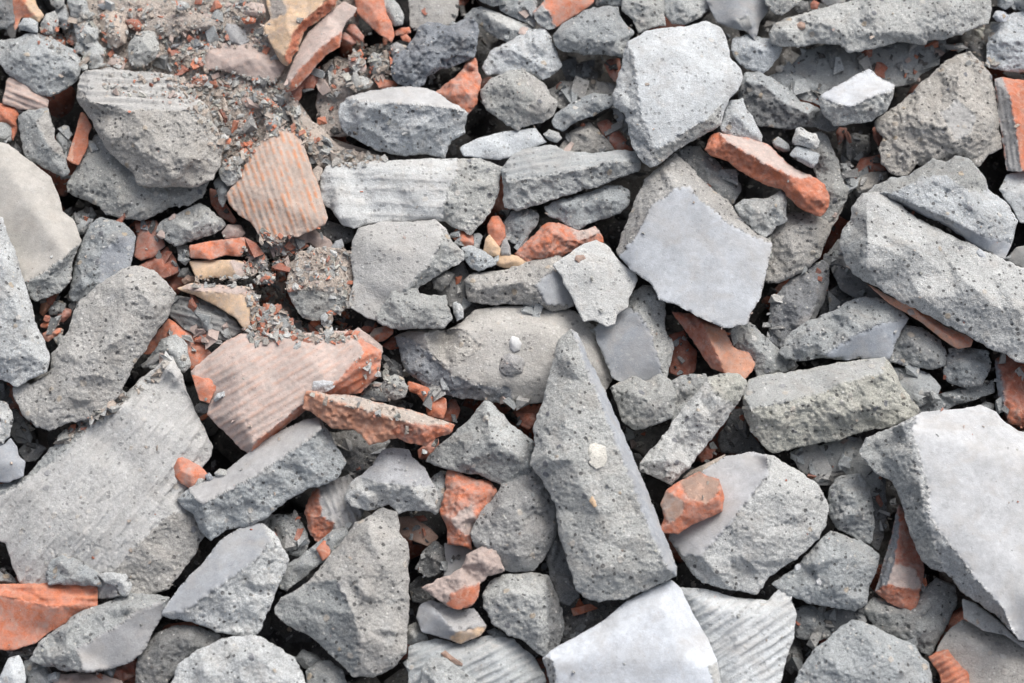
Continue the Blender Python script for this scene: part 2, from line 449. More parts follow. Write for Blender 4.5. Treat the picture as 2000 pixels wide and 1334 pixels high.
def concrete_material():
    k = NT("concrete"); v, oi = coords(k)
    tone = attr(k, "tone").outputs["Color"]; co = attr(k, "coarse").outputs["Fac"]; rib = attr(k, "rib").outputs["Fac"]
    big = k.noise(v, 22, 3, .6); mid = k.noise(v, 110, 4, .65); grain = k.noise(v, 620, 3, .7)
    f = k.math('MULTIPLY', k.ramp(big, .3, .7, .86, 1.12), k.ramp(mid, .3, .72, .86, 1.12))
    gr = k.math('MULTIPLY_ADD', co, .30, .11)           # grain contrast grows with coarseness
    f2 = k.math('MULTIPLY_ADD', k.math('SUBTRACT', grain, .5), k.math('MULTIPLY', gr, 4.4), 1.0)
    f = k.math('MULTIPLY', f, f2)
    f = k.math('MULTIPLY', f, k.ramp(oi.outputs["Random"], 0, 1, .93, 1.07))
    vm = k.n("ShaderNodeVectorMath", operation='SCALE'); k.l(tone, vm.inputs[0]); k.l(f, vm.inputs["Scale"])
    col = vm.outputs[0]
    # warm dust stains
    st = k.noise(v, 34, 4, .6, .6)
    col = k.mixc(k.ramp(st, .5, .74, 0, .42), col, (.42, .385, .35))
    # cooler cement patches
    st2 = k.noise(v, 47, 3, .6, .3)
    col = k.mixc(k.ramp(st2, .58, .75, 0, .25), col, (.40, .43, .46))
    rnd = oi.outputs["Random"]
    hue = k.n("ShaderNodeCombineXYZ")                      # each casting has its own cement
    r2 = k.math('FRACT', k.math('MULTIPLY', rnd, 17.3)); r3 = k.math('FRACT', k.math('MULTIPLY', rnd, 43.7))
    k.l(k.ramp(r2, 0, 1, .965, 1.015), hue.inputs[0]); hue.inputs[1].default_value = 1.0; k.l(k.ramp(r2, 0, 1, 1.03, .965), hue.inputs[2])
    hm = k.n("ShaderNodeVectorMath", operation='MULTIPLY'); k.l(col, hm.inputs[0]); k.l(hue.outputs[0], hm.inputs[1]); col = hm.outputs[0]
    # grime, scuffs and thin dust on the cast faces
    flat_ = k.math('SUBTRACT', 1.0, co, clamp=True)
    g1 = k.noise(v, 16, 7, .68, .4)
    col = k.mixc(k.math('MULTIPLY', k.ramp(g1, .46, .70), k.math('MULTIPLY', flat_, .42)), col, (.37, .355, .335))
    g2 = k.noise(v, 38, 9, .78, .8)
    col = k.mixc(k.math('MULTIPLY', k.ramp(g2, .60, .68), k.math('MULTIPLY', flat_, .5)), col, (.22, .225, .235))
    g3 = k.noise(v, 75, 8, .8, 1.5)
    col = k.mixc(k.math('MULTIPLY', k.ramp(g3, .57, .66), k.math('MULTIPLY', flat_, .4)), col, (.60, .605, .60))
    # sand grains and aggregate
    d, c = k.voro(v, 185)
    m = k.math('MULTIPLY', k.ramp(k.math('ADD', d, k.math('MULTIPLY', k.math('SUBTRACT', grain, .5), .35)), .24, .32, 1, 0), k.math('GREATER_THAN', c[0], k.ramp(r3, 0, 1, .70, .90)))
    agg = k.mixc(c[1], (.62, .60, .54), (.80, .80, .79))
    col = k.mixc(k.math('MULTIPLY', m, k.math('MULTIPLY_ADD', co, .62, .10)), col, agg)
    d2, c2 = k.voro(v, 72)
    dn = k.math('ADD', d2, k.math('MULTIPLY', k.math('SUBTRACT', mid, .5), .5))
    m2 = k.math('MULTIPLY', k.ramp(dn, .24, .32, 1, 0), k.math('GREATER_THAN', c2[0], k.ramp(r3, 0, 1, .78, .96)))
    agg2 = k.mixc(c2[1], (.50, .42, .32), (.66, .66, .64)); agg2 = k.mixc(k.math('GREATER_THAN', c2[2], .7), agg2, (.21, .22, .24))
    col = k.mixc(k.math('MULTIPLY', m2, k.math('MULTIPLY', co, .92)), col, agg2)
    # pores
    d3, c3 = k.voro(v, 165)
    thr = k.math('MULTIPLY_ADD', k.math('MULTIPLY', c3[1], c3[1]), .42, .04)
    pore = k.math('MULTIPLY', k.ramp(k.math('SUBTRACT', thr, d3), 0, .06), k.math('GREATER_THAN', c3[0], .52))
    pore = k.math('MULTIPLY', pore, k.math('MULTIPLY_ADD', co, .85, .06))
    col = k.mixc(k.math('MULTIPLY', pore, .85), col, (.085, .085, .085))
    fl = k.noise(v, 260, 4, .8)
    col = k.mixc(k.math('MULTIPLY', k.ramp(fl, .585, .66), k.math('MULTIPLY_ADD', co, .5, .07)), col, (.14, .14, .14))
    # traces of brick dust
    bn = k.noise(v, 95, 5, .7, 1.2); bm = k.noise(v, 13, 2)
    br = k.math('MULTIPLY', k.ramp(bn, .68, .74), k.ramp(bm, .5, .62))
    col = k.mixc(k.math('MULTIPLY', br, .6), col, (.55, .27, .18))
    # dusty hollows of ribbed faces
    col = k.mixc(k.math('MULTIPLY', rib, .35), col, (.56, .555, .54))
    k.l(col, k.b.inputs["Base Color"])
    k.b.inputs["Roughness"].default_value = .92
    k.b.inputs["Specular IOR Level"].default_value = .25
    h = k.math('MULTIPLY', k.noise(v, 240, 5, .74), k.math('MULTIPLY_ADD', co, .95, .08))
    h = k.math('ADD', h, k.math('MULTIPLY', grain, k.math('MULTIPLY_ADD', co, .30, .13)))
    h = k.math('SUBTRACT', h, k.math('MULTIPLY', pore, .8))
    h = k.math('ADD', h, k.math('MULTIPLY', m, k.math('MULTIPLY', co, .18)))
    h = k.math('ADD', h, k.math('MULTIPLY', m2, k.math('MULTIPLY', co, .35)))
    bp = k.n("ShaderNodeBump"); k.l(h, bp.inputs["Height"]); bp.inputs["Distance"].default_value = .0034; bp.inputs["Strength"].default_value = 1.0
    k.l(bp.outputs[0], k.b.inputs["Normal"])
    return k.m
def clay_material():
    k = NT("fired_clay"); v, oi = coords(k)
    tone = attr(k, "tone").outputs["Color"]; co = attr(k, "coarse").outputs["Fac"]; rib = attr(k, "rib").outputs["Fac"]
    big = k.noise(v, 30, 3, .6); mid = k.noise(v, 140, 5, .65); grain = k.noise(v, 700, 2, .7)
    f = k.math('MULTIPLY', k.ramp(big, .3, .7, .84, 1.14), k.ramp(mid, .3, .7, .82, 1.15))
    f = k.math('MULTIPLY', f, k.ramp(grain, .3, .7, .88, 1.12))
    f = k.math('MULTIPLY', f, k.ramp(oi.outputs["Random"], 0, 1, .9, 1.1))
    vm = k.n("ShaderNodeVectorMath", operation='SCALE'); k.l(tone, vm.inputs[0]); k.l(f, vm.inputs["Scale"])
    col = vm.outputs[0]
    k_dust = k.ramp(oi.outputs["Random"], 0, 1, .22, .75)
    # pale chips and dust
    ch = k.noise(v, 85, 6, .7, .8)
    col = k.mixc(k.ramp(ch, .55, .68, 0, .55), col, (.60, .40, .31))
    du = k.noise(v, 80, 7, .74, .3)
    col = k.mixc(k.ramp(du, .38, .66, 0, k_dust), col, (.40, .365, .34))
    # ribs rubbed clean, grey dust between them
    rb = k.math('MULTIPLY', rib, k.ramp(k.noise(v, 60, 4, .6), .40, .56, 0., .85))
    col = k.mixc(rb, col, (.56, .25, .13))
    d3, c3 = k.voro(v, 240)
    pore = k.math('MULTIPLY', k.math('LESS_THAN', d3, .14), k.math('GREATER_THAN', c3[0], .8))
    col = k.mixc(k.math('MULTIPLY', pore, .6), col, (.10, .06, .05))
    k.l(col, k.b.inputs["Base Color"])
    k.b.inputs["Roughness"].default_value = .88; k.b.inputs["Specular IOR Level"].default_value = .25
    h = k.math('MULTIPLY', k.noise(v, 150, 6, .7), k.math('MULTIPLY_ADD', co, .8, .12))
    h = k.math('ADD', h, k.math('MULTIPLY', grain, .14))
    bp = k.n("ShaderNodeBump"); k.l(h, bp.inputs["Height"]); bp.inputs["Distance"].default_value = .0024; bp.inputs["Strength"].default_value = .85
    k.l(bp.outputs[0], k.b.inputs["Normal"])
    return k.m
CONCRETE = concrete_material(); FIRED = clay_material()

# ------------------------------------------------------------ building one piece
def blurb(o, label=None, cat=None, group=None, kind=None):
    for kx, vx in (("label", label), ("category", cat), ("group", group), ("kind", kind)):
        if vx: o[kx] = vx
GROUPS = {'concrete_chunk': ('concrete chunk', 'broken concrete pieces in the rubble'),
          'concrete_slab': ('concrete slab', 'broken concrete pieces in the rubble'),
          'stone': ('rubble stone', 'small lumps of rubble'),
          'brick_shard': ('brick shard', 'broken clay brick pieces in the rubble'),
          'brick_block': ('brick block', 'broken clay brick pieces in the rubble'),
          'pebble': ('pebble', 'loose pebbles and chips')}
TINT = dict(A='light grey', B='mid grey', C='warm grey', D='dark grey', G='pale grey', W='white grey', L='slate grey', N='blackish grey', H='yellowish grey',
            V='purplish grey', P='dusty pink', O='orange', R='dark red', Y='buff', K='peach', M='brown', Q='orange', S='dusty brown', X='white', I='cream')
COUNT = [0]; TOPS = []
def K(name, label, base, kind, outline, interior='', faces='', T=None, gr=None, amp=1.0, crack=0, rim=None, L=None, parent=None, sn=0):
    COUNT[0] += 1
    seed = COUNT[0] + sn * 100
    out = parse(outline); ints = parse(interior)
    rx = random.Random(seed * 7 + 1)        # pieces cut by the picture's edge go on beyond it
    def beyond(p):
        f = lambda v, lo, hi: lo - (lo - v) * rx.uniform(1.6, 4.2) - rx.uniform(0, 25) if v < lo - 9 else hi + (v - hi) * rx.uniform(1.6, 4.2) + rx.uniform(0, 25) if v > hi + 9 else v
        p[0], p[1] = f(p[0], 0, 2000), f(p[1], 0, 1334)
    for p in out: beyond(p)
    w_ = max(p[0] for p in out) - min(p[0] for p in out); h_ = max(p[1] for p in out) - min(p[1] for p in out)
    if base is None:        # rests on whatever lies under its middle
        base = np.percentile([hm_get(p[0] * .5 + .5 * sum(k[0] for k in out) / len(out), p[1] * .5 + .5 * sum(k[1] for k in out) / len(out)) for p in out], 75) + 1
    if L is None: L = 1.3 if max(w_, h_) < 22 else 2.0 if max(w_, h_) < 60 else None
    if rim is None and max(w_, h_) < 22: rim = 1.2
    fl = []
    for f in faces.split(';'):
        if ':' in f:
            fk, pl = f.split(':'); fl.append((fk.strip(), parse(pl, -999)))
    edge_pts = [p for p in out if p[0] < -9 or p[0] > 2009 or p[1] < -9 or p[1] > 1343]
    for fi, (fk, pl) in enumerate(fl):
        for p in pl:
            if (p[0] < -9 or p[0] > 2009 or p[1] < -9 or p[1] > 1343) and edge_pts:
                q_ = min(edge_pts, key=lambda q: abs(q[1] - p[1]) if (p[0] < -9 or p[0] > 2009) else abs(q[0] - p[0]))
                p[0], p[1] = q_[0], q_[1]
    r = chunk_arrays(kind, base, out, ints, fl, T, gr, seed, L or (2.6 if gr else 3.0), rim, amp, crack)
    if r is None: print("EMPTY", label); return None
    q, T_, colr, rr, gg, ntop, pid = r
    hm_put(q[:ntop])
    W = to_world(q)
    org = W.mean(0)
    if parent is not None: org = np.array(parent.location)
    def sub(t): 
        u = np.unique(t); rm = np.zeros(len(W), int); rm[u] = np.arange(len(u))
        return W[u] - org, rm[t], colr[u], rr[u], gg[u]
    kinds = [f for f, _ in fl]; partids = []
    for i, fk in enumerate(kinds):
        if (pid == i + 1).sum() > 60 and fk.rstrip('g') != kind.rstrip('g') and parent is None: partids.append(i + 1)
    for i in partids:               # a face part is one connected piece; stray islands stay with the body
        ti = np.where(pid == i)[0]; lab = np.arange(len(W))
        while True:
            m_ = lab[T_[ti]].min(1); old = lab.copy()
            for c in range(3): np.minimum.at(lab, T_[ti][:, c], m_)
            if (old == lab).all(): break
        cl = lab[T_[ti][:, 0]]; u_, c_ = np.unique(cl, return_counts=True)
        pid[ti[cl != u_[c_.argmax()]]] = 0
    own = ~np.isin(pid, partids)
    me = make_mesh(name, *sub(T_[own]), FIRED if kind[0] in CLAY else CONCRETE)
    o = bpy.data.objects.new(name, me); COL.objects.link(o)
    if parent is not None:
        o.parent = parent
        if label: o["label"] = label
    else:
        o.location = org
        c, g = GROUPS[name]
        blurb(o, label, c, g)
        TOPS.append(o)
        for i in partids:
            fk = kinds[i - 1]
            surf = 'ribbed' if 'g' in fk else 'smooth' if fk[1] in '01' else 'broken'
            ch = bpy.data.objects.new(surf + '_face', make_mesh(surf + '_face', *sub(T_[pid == i]), FIRED if fk[0] in CLAY else CONCRETE))
            COL.objects.link(ch); ch.parent = o
            ch['label'] = TINT[fk[0]] + ' ' + surf + ' face'
    return o
CH, SL, ST, BS, BB, PB = 'concrete_chunk', 'concrete_slab', 'stone', 'brick_shard', 'brick_block', 'pebble'
# ------------------------------------------------------------ top left: dust heap and what lies in it
heap = K(ST, 'x', -12, 'S2', '150,-40 720,-40 700,60 640,100 600,150 570,200 610,240 660,300 640,330 560,310 500,320 440,340 410,300 380,190 330,150 180,140 120,60',
  '220,40,10 300,20,25 380,60,10 420,30,22 480,20,20 360,110,25 440,170,12 460,240,15 500,200,22 540,270,0 560,40,30 250,90,-5 300,110,8', T=60, amp=1.2)
K(CH, 'dark grey lump cut off by the top left corner', 20, 'D2', '-40,-30 12,-15 28,18 31,44 12,58 -40,66')
K(BS, 'orange yellow brick piece near the top left corner with a pale ledge of mortar', 15, 'Y1', '20,-12 58,-12 72,10 87,30 76,44 55,38 42,34 36,50 28,62 24,34 18,12', '50,8,18 40,-5,22 68,30,12', 'O1:20,-12 58,-12 50,8 68,30 55,38 42,34 36,50 28,62 24,34 18,12')
K(ST, 'pale grey stone just below the orange yellow brick at top left', 30, 'A2', '34,50 45,36 60,34 75,44 74,64 60,63 40,58')
K(ST, 'knobbly grey stone left of the two small bricks near the top left', 22, 'A2', '78,48 90,28 108,20 115,40 112,55 103,68 86,68 78,62')
K(ST, 'bluish grey stone wedged beside the tall dusty slab at top left', 12, 'B2', '104,26 114,8 128,8 139,40 138,52 126,60 113,50')
K(ST, 'small grey stone at the top edge above the bluish stone', 25, 'A2', '92,-12 128,-12 126,10 112,18 98,8')
K(CH, 'tall grey slab leaning on the dusty heap at top left', 18, 'A2', '131,0 160,-20 172,12 180,38 192,54 192,82 205,98 200,116 206,130 178,136 164,116 152,92 146,62 138,32', '155,10,24 168,60,26 180,110,22')
K(ST, 'dusty rounded rock half sunk in the heap beside the tall slab', 8, 'S1', '196,28 215,15 240,28 252,58 246,84 226,96 204,82 196,58')
K(BS, 'dusty red brick scrap on the heap above the egg shaped stone', 14, 'R1', '243,40 256,36 272,40 280,52 272,63 252,54')
K(BS, 'pinkish brick lump behind the ribbed concrete chunk on the heap', 8, 'P2', '206,130 214,114 230,108 244,120 246,132 226,134')
K(CH, 'dust covered rock ridge half buried in the heap at top left', 10, 'S2', '275,60 284,40 310,34 345,26 372,20 402,30 440,36 441,58 402,63 372,60 340,74 300,72')
K(ST, 'smooth grey stone in the middle of the dusty heap above the pink brick plate', 16, 'V1', '438,60 442,45 462,48 478,62 488,80 470,90 446,84')
K(ST, 'egg shaped grey stone standing on the dusty heap', 26, 'A2', '250,112 253,84 264,68 280,60 300,62 308,80 312,100 306,112 286,128 268,130 253,124', '275,75,22 295,100,22 265,105,18')
K(BS, 'flat dusty pink brick plate lying on the heap', 14, 'P1', '398,104 408,88 450,84 492,85 500,98 535,110 560,128 546,150 535,163 500,158 470,148 430,138 395,137', '410,100,12 500,112,16 538,130,14 450,130,12')
K(BS, 'large cream and orange hollow brick fragment reaching the top edge', 45, 'Y1', '515,-30 690,-30 656,12 622,40 593,62 582,98 562,130 546,120 530,90 512,52 530,36 520,8', '575,30,22 560,85,20',
  'O2:690,-30 656,12 622,40 593,62 582,98 562,130 556,112,22 568,72,25 590,42,26 640,0,28 665,-30,25;S1:515,-30 600,-30 560,14,22 560,30,22 530,36', T=30)
K(BS, 'long leaning brick shard with torn orange lower edge under the cream fragment', 38, 'P1', '556,182 560,150 576,110 600,66 640,26 672,2 698,15 690,32 676,42 668,62 664,92 642,104 622,122 602,148 576,176',
  '590,110,12 640,50,14', 'O1:556,182 566,158,24 592,128,26 622,98,24 652,72,22 668,62 664,92 642,104 622,122 602,148 576,176', T=22, amp=.6)
K(BS, 'dark red brick wedge in shadow below the leaning shard', 0, 'R2', '556,190 580,160 600,145 626,128 620,160 612,175 590,172 590,188 575,208 566,200')
K(BS, 'smooth orange brick strip pointing down at the top edge', 24, 'O1', '684,-20 742,-20 752,15 765,45 771,72 765,85 744,70 716,45 696,24', '740,40,14 720,10,14', T=22)
K(BS, 'upper of two small red brick chips beside the orange strip', 12, 'R1', '675,58 682,46 694,48 712,70 708,82 696,78')
K(BS, 'lower of two small red brick chips beside the orange strip', 10, 'R1', '665,72 672,62 692,74 697,84 686,88 668,80')
K(CH, 'dusty brown block standing at the left of the dark hollow', -30, 'S2', '618,190 626,130 660,110 700,120 740,160 775,190 760,260 640,270 618,250', '650,150,30 700,170,30 640,240,0')
K(ST, 'half orange half grey brick pebble above the white topped chunk', 14, 'P1', '680,112 690,101 706,102 717,132 712,141 690,136 681,126', '', 'O1:690,101 706,102 717,132 700,118,9')
K(ST, 'dark grey pebble above the flat pebble in the dusty hollow', 8, 'B2', '718,115 730,102 750,106 761,122 758,140 742,152 726,145')
K(ST, 'flat grey pebble behind the white topped chunk', 16, 'A2', '671,152 690,146 715,148 730,162 722,172 700,178 678,168')
K(BS, 'small red brick wedge between the dark slag rock and the white topped chunk', 12, 'O1', '728,152 748,155 772,158 776,168 760,176 740,172')
K(BS, 'little red brick bit left of the slag rock', 4, 'O1', '770,62 780,55 800,52 803,64 790,70 772,70')
K(BS, 'tiny red brick bit just left of the slag rock', 4, 'O1', '781,70 794,66 804,76 800,84 786,80')
K(ST, 'pinkish grey stone beside the slag rock', 5, 'V2', '760,90 775,82 795,90 785,110 766,112')
K(ST, 'grey stone at the top edge right of the orange strip', 15, 'A2', '744,-12 765,-5 778,8 790,30 788,48 770,52 758,34 748,12')
K(CH, 'smooth light grey block at the top edge behind the slag rock', 0, 'C1', '790,-30 892,-30 896,22 888,44 862,56 832,62 802,54', '840,10,14')
slag = K(CH, 'dark bluish slag rock with a deeply pitted surface', 40, 'N3', '762,150 763,125 770,106 790,95 806,80 816,54 836,42 860,45 880,50 900,38 925,34 934,46 936,80 926,112 900,124 870,134 836,150 830,166 810,172 786,168 772,158',
  '830,80,36 900,70,36 800,120,30 805,155,14 870,110,20', amp=1.35)
K(BB, 'bright orange brick lump beside the white topped chunk', 26, 'O2', '850,182 865,166 885,152 905,134 910,118 928,112 935,122 934,140 942,152 936,180 930,205 912,226 880,205', '885,160,26 920,130,20 915,185,30 880,186,26')
K(CH, 'white topped chunk with a speckled grey front left of the picture centre top', 46, 'G2', '660,228 663,205 674,190 720,178 765,170 802,169 836,172 862,186 880,198 900,210 914,220 911,242,-8 906,262,-16 882,276,-22 870,310,-34 830,303,-34 780,305,-34 736,295,-32 720,286,-30 690,270,-22 668,256,-14',
  '700,240,18 800,255,16 870,250,8', 'W0:674,190 720,178 765,170 802,169 836,172 862,186 880,198 900,210 914,220 890,214,30 840,207,36 760,202,38 700,197,34', T=60)
for _p in ((0, 0),): pass
K(CH, 'pale ribbed concrete block in the upper middle, longest side flat to the view', 26, 'G1g', '625,345 636,324 680,316 760,313 850,310 895,308 940,308 984,326 976,350 971,385 960,415 932,446 922,461 882,442 868,432 800,434 735,434 692,447 668,440 646,410 624,394',
  '650,338,22 760,332,26 860,338,26 660,420,22 840,418,24', 'A2:895,308 940,308 984,326 976,350 971,385 960,415 932,446 922,461 882,442 868,432 866,400,22 880,360,24 895,330,22', gr=(1, 27, 2.2), T=70, crack=1)
K(ST, 'dusty knob at the left end of the pale ribbed block', 14, 'S2', '605,340 618,322 632,330 630,352 628,385 615,372 606,355')
K(CH, 'dusty flat slab with a rough right flank in the middle of the picture', 40, 'C1', '684,500 688,470 700,446 740,433 800,433 850,428 870,446 882,468 904,490 908,506 890,520 866,532 845,546 820,560 800,580 770,606 736,628 715,620 684,602 680,590 692,545',
  '720,470,26 800,500,32', 'A2:870,446 882,468 904,490 908,506 890,520 866,532 845,546 820,560 800,580 770,606 790,566,30 830,522,34 862,478,34', T=60)
K(CH, 'mid grey lump resting on the lower edge of the dusty flat slab', 62, 'B2', '731,622 750,592 770,565 815,562 822,573 872,578 876,600 884,622 868,642 830,642 780,646 745,636', '770,590,20 830,600,22 790,620,16', T=36)
K(ST, 'small dark grey stone tucked under the dusty flat slab', 18, 'D2', '842,548 852,532 872,527 887,535 880,552 862,569 848,564')
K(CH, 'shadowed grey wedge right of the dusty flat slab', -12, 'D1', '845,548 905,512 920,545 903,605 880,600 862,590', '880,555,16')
K(PB, 'whitish chip on the right end of the mid grey lump', 40, 'G2', '884,592 894,588 906,600 904,622 892,628 886,612')
K(ST, 'angular grey stone right of the dusty flat slab', 30, 'A2', '900,482 920,478 940,486 960,500 971,518 950,524 935,532 918,522 904,500', '930,500,16', T=26)
K(BS, 'smooth orange brick piece behind the angular grey stone', 8, 'O1', '880,462 890,447 912,450 926,462 933,482 910,486 895,476')
K(BS, 'upright dark red brick sliver right of the pale ribbed block', 12, 'O1', '951,440 960,422 974,421 986,440 988,462 976,482 962,476 954,458', '966,448,14')
K(BS, 'pointed buff brick scrap in front of the upright red sliver', 20, 'Y1', '943,492 948,466 956,457 970,474 978,486 976,500 952,502')
K(BS, 'greyish pink brick sliver beside the pointed buff scrap', 16, 'V1', '976,486 982,468 988,464 996,480 998,499 980,500')
K(BS, 'flat buff brick piece above the slab with a blue patch', 12, 'Y1', '945,495 980,494 1012,500 1034,510 1028,524 985,524 960,514')
K(CH, 'grey chunk with a smooth blue patch left of the thin light plate', 16, 'C2', '905,548 928,532 985,526 1030,512 1088,495 1110,515 1130,560 1120,598 1080,610 1055,600 1010,594 960,597 915,590',
  '950,560,26 1020,550,32', 'L0:1043,556,32 1082,528,30 1130,560 1118,590,14 1068,594,24', T=50)
plate = K(SL, 'thin light plate with a brown speck near the middle of the picture', 62, 'G1', '1078,518 1100,502 1140,476 1165,468 1190,481 1202,500 1222,520 1240,530 1246,545 1240,562 1228,582 1228,600 1206,615 1200,634 1184,639 1160,625 1140,629 1125,602 1115,576 1100,555 1097,540',
  '1130,510,10 1190,560,6 1170,600,4', T=18, amp=.8)
if plate: K('brick_fleck', 'brown brick fleck stuck to the plate', None, 'M2', '1122,508 1126,499 1140,498 1147,506 1136,508 1131,515', parent=plate, T=6)
K(CH, 'grey smooth faced chunk with a rough right flank below the thin light plate', 26, 'A2', '1160,640 1190,612 1226,600 1230,575 1256,555 1276,560 1298,590 1300,640 1316,676 1310,710 1300,745 1262,748 1225,750 1195,738 1180,702 1166,668',
  '1260,585,12', 'L0:1160,640 1190,612 1226,600 1248,612,26 1272,650,28 1284,695,26 1292,745,16 1262,748 1225,750 1195,738 1180,702 1166,668', T=60)
K(CH, 'big white faced block pointing up right of the centre, dark left flank', 40, 'C2', '1203,490 1215,455 1237,400 1262,346 1290,325 1318,297 1346,322 1380,360 1420,390 1450,426 1480,456 1509,475,30 1500,520,36 1490,560,40 1482,590,42 1466,610,44 1462,632,44 1416,642,46 1360,616,48 1320,596,48 1288,586,46 1270,552,44 1236,530,36 1208,500,24',
  '1300,340,45', 'W0:1208,500 1236,470,46 1272,405,60 1318,369,66 1345,366,66 1376,396,62 1420,434,54 1470,462,44 1509,475 1500,520 1490,560 1482,590 1466,610 1462,632 1416,642 1360,616 1320,596 1288,586 1270,552 1236,530', T=90)
K(SL, 'large light plate standing out at the top, right of centre', 74, 'G1', '1196,190 1203,165 1212,135 1216,105 1224,84 1262,60 1300,53 1342,52 1378,39 1410,55 1422,85 1426,112 1448,135 1451,152 1443,176 1428,190 1416,215 1408,246 1350,276 1326,290 1290,321 1270,330 1255,318 1236,290 1228,265 1222,228 1200,206',
  '1330,100,38 1400,150,30 1300,200,40', 'G2:1196,190 1203,165 1212,135 1216,105 1224,84 1236,104,30 1242,160,36 1250,215,36 1268,262,30 1290,321 1270,330 1255,318 1236,290 1228,265 1222,228 1200,206;A2:1290,321 1268,300,20 1318,272,26 1378,235,26 1408,205,16 1408,246 1350,276 1326,290', T=60, amp=1.0)
K(CH, 'flat topped grey chunk between the top brick and the large light plate', 34, 'B2', '1079,70 1090,54 1138,20 1190,9 1208,14 1216,40 1240,62 1224,84 1215,113 1180,106 1140,108 1100,100 1082,90', '1100,62,24 1150,40,26 1195,40,24', 'A2:1079,70 1100,80,26 1150,84,28 1205,80,24 1224,84 1215,113 1180,106 1140,108 1100,100 1082,90')
K(BB, 'bright orange brick with a grey end at the top edge', 26, 'O0', '1040,24 1060,6 1110,-25 1170,-25 1160,6 1136,22 1086,54 1070,59 1052,52', '1120,-5,18', 'A2:1040,24 1060,6 1070,22,20 1086,54 1070,59 1052,52')
K(CH, 'grey chunk at the top edge left of the bright orange brick', 8, 'A2', '972,-25 1052,-25 1042,20 1048,52 1000,34 976,22', '1010,0,20')
K(CH, 'wedge shaped grey chunk below the top edge with a dark left flank', 4, 'B2', '905,36 922,16 940,11 1000,36 1046,55 1042,74 992,84 960,70 938,48', '950,28,22 1000,58,20', 'A1:940,11 1000,36 1046,55 1000,58 950,28')
K(ST, 'small grey stone at the top edge above the wedge shaped chunk', 20, 'A2', '920,-16 982,-16 990,8 962,13 935,2')
K(CH, 'light block above the lump with the warm side, upper middle', 18, 'G2', '940,130 960,96 1000,76 1030,60 1066,52 1080,84 1098,125 1086,146 1058,158 1030,142 990,146 950,148', '1000,100,26 1050,90,30 1060,130,22')
K(CH, 'squarish grey lump with a warm right side, upper middle', 34, 'B2', '936,178 955,156 990,138 1022,136 1060,160 1090,200 1082,225 1060,240 1030,246 1010,255 985,240 950,216 940,196', '1000,170,34 1050,200,34 1015,232,14', 'C2:1022,136 1060,160 1090,200 1082,225 1060,240 1030,246 1010,255 1015,232 1050,200')
K(CH, 'elongated grey lump beside the left tip of the large light plate', 34, 'B2', '1077,238 1086,222 1110,204 1150,186 1168,182 1198,188 1202,205 1162,225 1130,238 1100,256 1082,250', '1110,220,20 1165,200,20', T=34)
K(SL, 'small white plate left of the little pebble in the upper middle', 26, 'G1', '898,288 930,271 980,258 1046,249 1070,278 1030,292 1005,306 972,313 930,308 905,305', '960,280,14 1030,268,14', T=22, amp=.8)
K(PB, 'little grey pebble right of the small white plate', 30, 'A2', '1060,262 1072,252 1090,258 1098,270 1088,280 1070,272')
K(CH, 'rounded dusty chunk behind the flat ribbed slab', 2, 'C2', '1090,290 1114,256 1150,237 1176,260 1202,294 1160,300 1110,302', '1145,265,24')
K(BB, 'dark red brick in the gap left of the large light plate', -8, 'R1', '1164,240 1186,232 1215,260 1238,294 1205,300 1182,272')
K(CH, 'smooth blue grey sliver behind the left edge of the large light plate', -10, 'L0', '1194,204 1215,220 1232,245 1232,270 1216,255 1202,232', T=20)
K(CH, 'long flat ribbed slab just right of the pale ribbed block', 38, 'B1g', '978,330 1000,302 1040,286 1085,283 1104,296 1160,298 1208,292 1242,294 1253,318 1250,333 1204,350 1160,368 1112,380 1060,396 1010,413 985,406 982,366',
  '1040,320,28 1150,318,24', 'A2:978,330 990,352,26 1060,344,32 1140,330,30 1200,314,26 1253,318 1250,333 1204,350 1160,368 1112,380 1060,396 1010,413 985,406 982,366', gr=(-9, 15, 3.0), T=30)
K(CH, 'oval grey chunk below the long flat ribbed slab', 16, 'B2', '1064,405 1080,394 1150,376 1180,363 1212,362 1232,374 1229,400 1206,420 1170,430 1146,438 1130,451 1106,440 1090,430 1072,424', '1110,405,24 1180,392,26')
K(ST, 'dark rounded stone left of the pink brick lump', 4, 'B2', '982,435 1000,412 1040,408 1054,420 1048,440 1026,470 1005,478 986,466', '1020,430,22')
K(BB, 'crumbling pink brick lump right of the centre top', 14, 'O2', '1003,496 1020,480 1045,456 1066,436 1090,433 1112,442 1132,452 1165,441 1174,456 1180,474 1150,482 1112,494 1086,506 1050,512 1030,516', '1040,480,22 1080,455,30 1075,495,20 1140,462,18', 'P2:1112,442 1132,452 1165,441 1174,456 1130,470,20', amp=1.4)
K(CH, 'grey slab leaning behind the big white faced block', 10, 'B2', '1316,300 1338,284 1366,283 1400,316 1446,360 1448,376 1430,401 1395,385 1360,350', '1380,330,22 1420,370,14')
K(BS, 'thin brick splinter lying across the dust below the pink brick plate', 34, 'O1', '500,177 512,183 540,203 553,217 534,210 508,197', T=8)
K(ST, 'light grey lump at the top right corner of the ribbed orange brick', 30, 'A2', '516,242 528,222 548,221 553,244 542,262 524,257', T=16)
K(BS, 'buff brick flake beside the top of the ribbed orange brick', 40, 'Y1', '574,247 586,244 603,268 594,271 580,258', T=8)
K(BS, 'orange brick chip half buried left of the pink brick plate', 26, 'O1', '372,118 384,110 398,114 396,126 380,130', T=10)
K(BS, 'flat pink brick flake near the top edge of the dust heap', 40, 'P1', '470,14 490,4 516,8 520,24 498,32 476,28', T=10)
K(BS, 'orange brick flake above the smooth grey heap stone', 34, 'O1', '470,36 486,30 502,36 498,46 480,48', T=10)
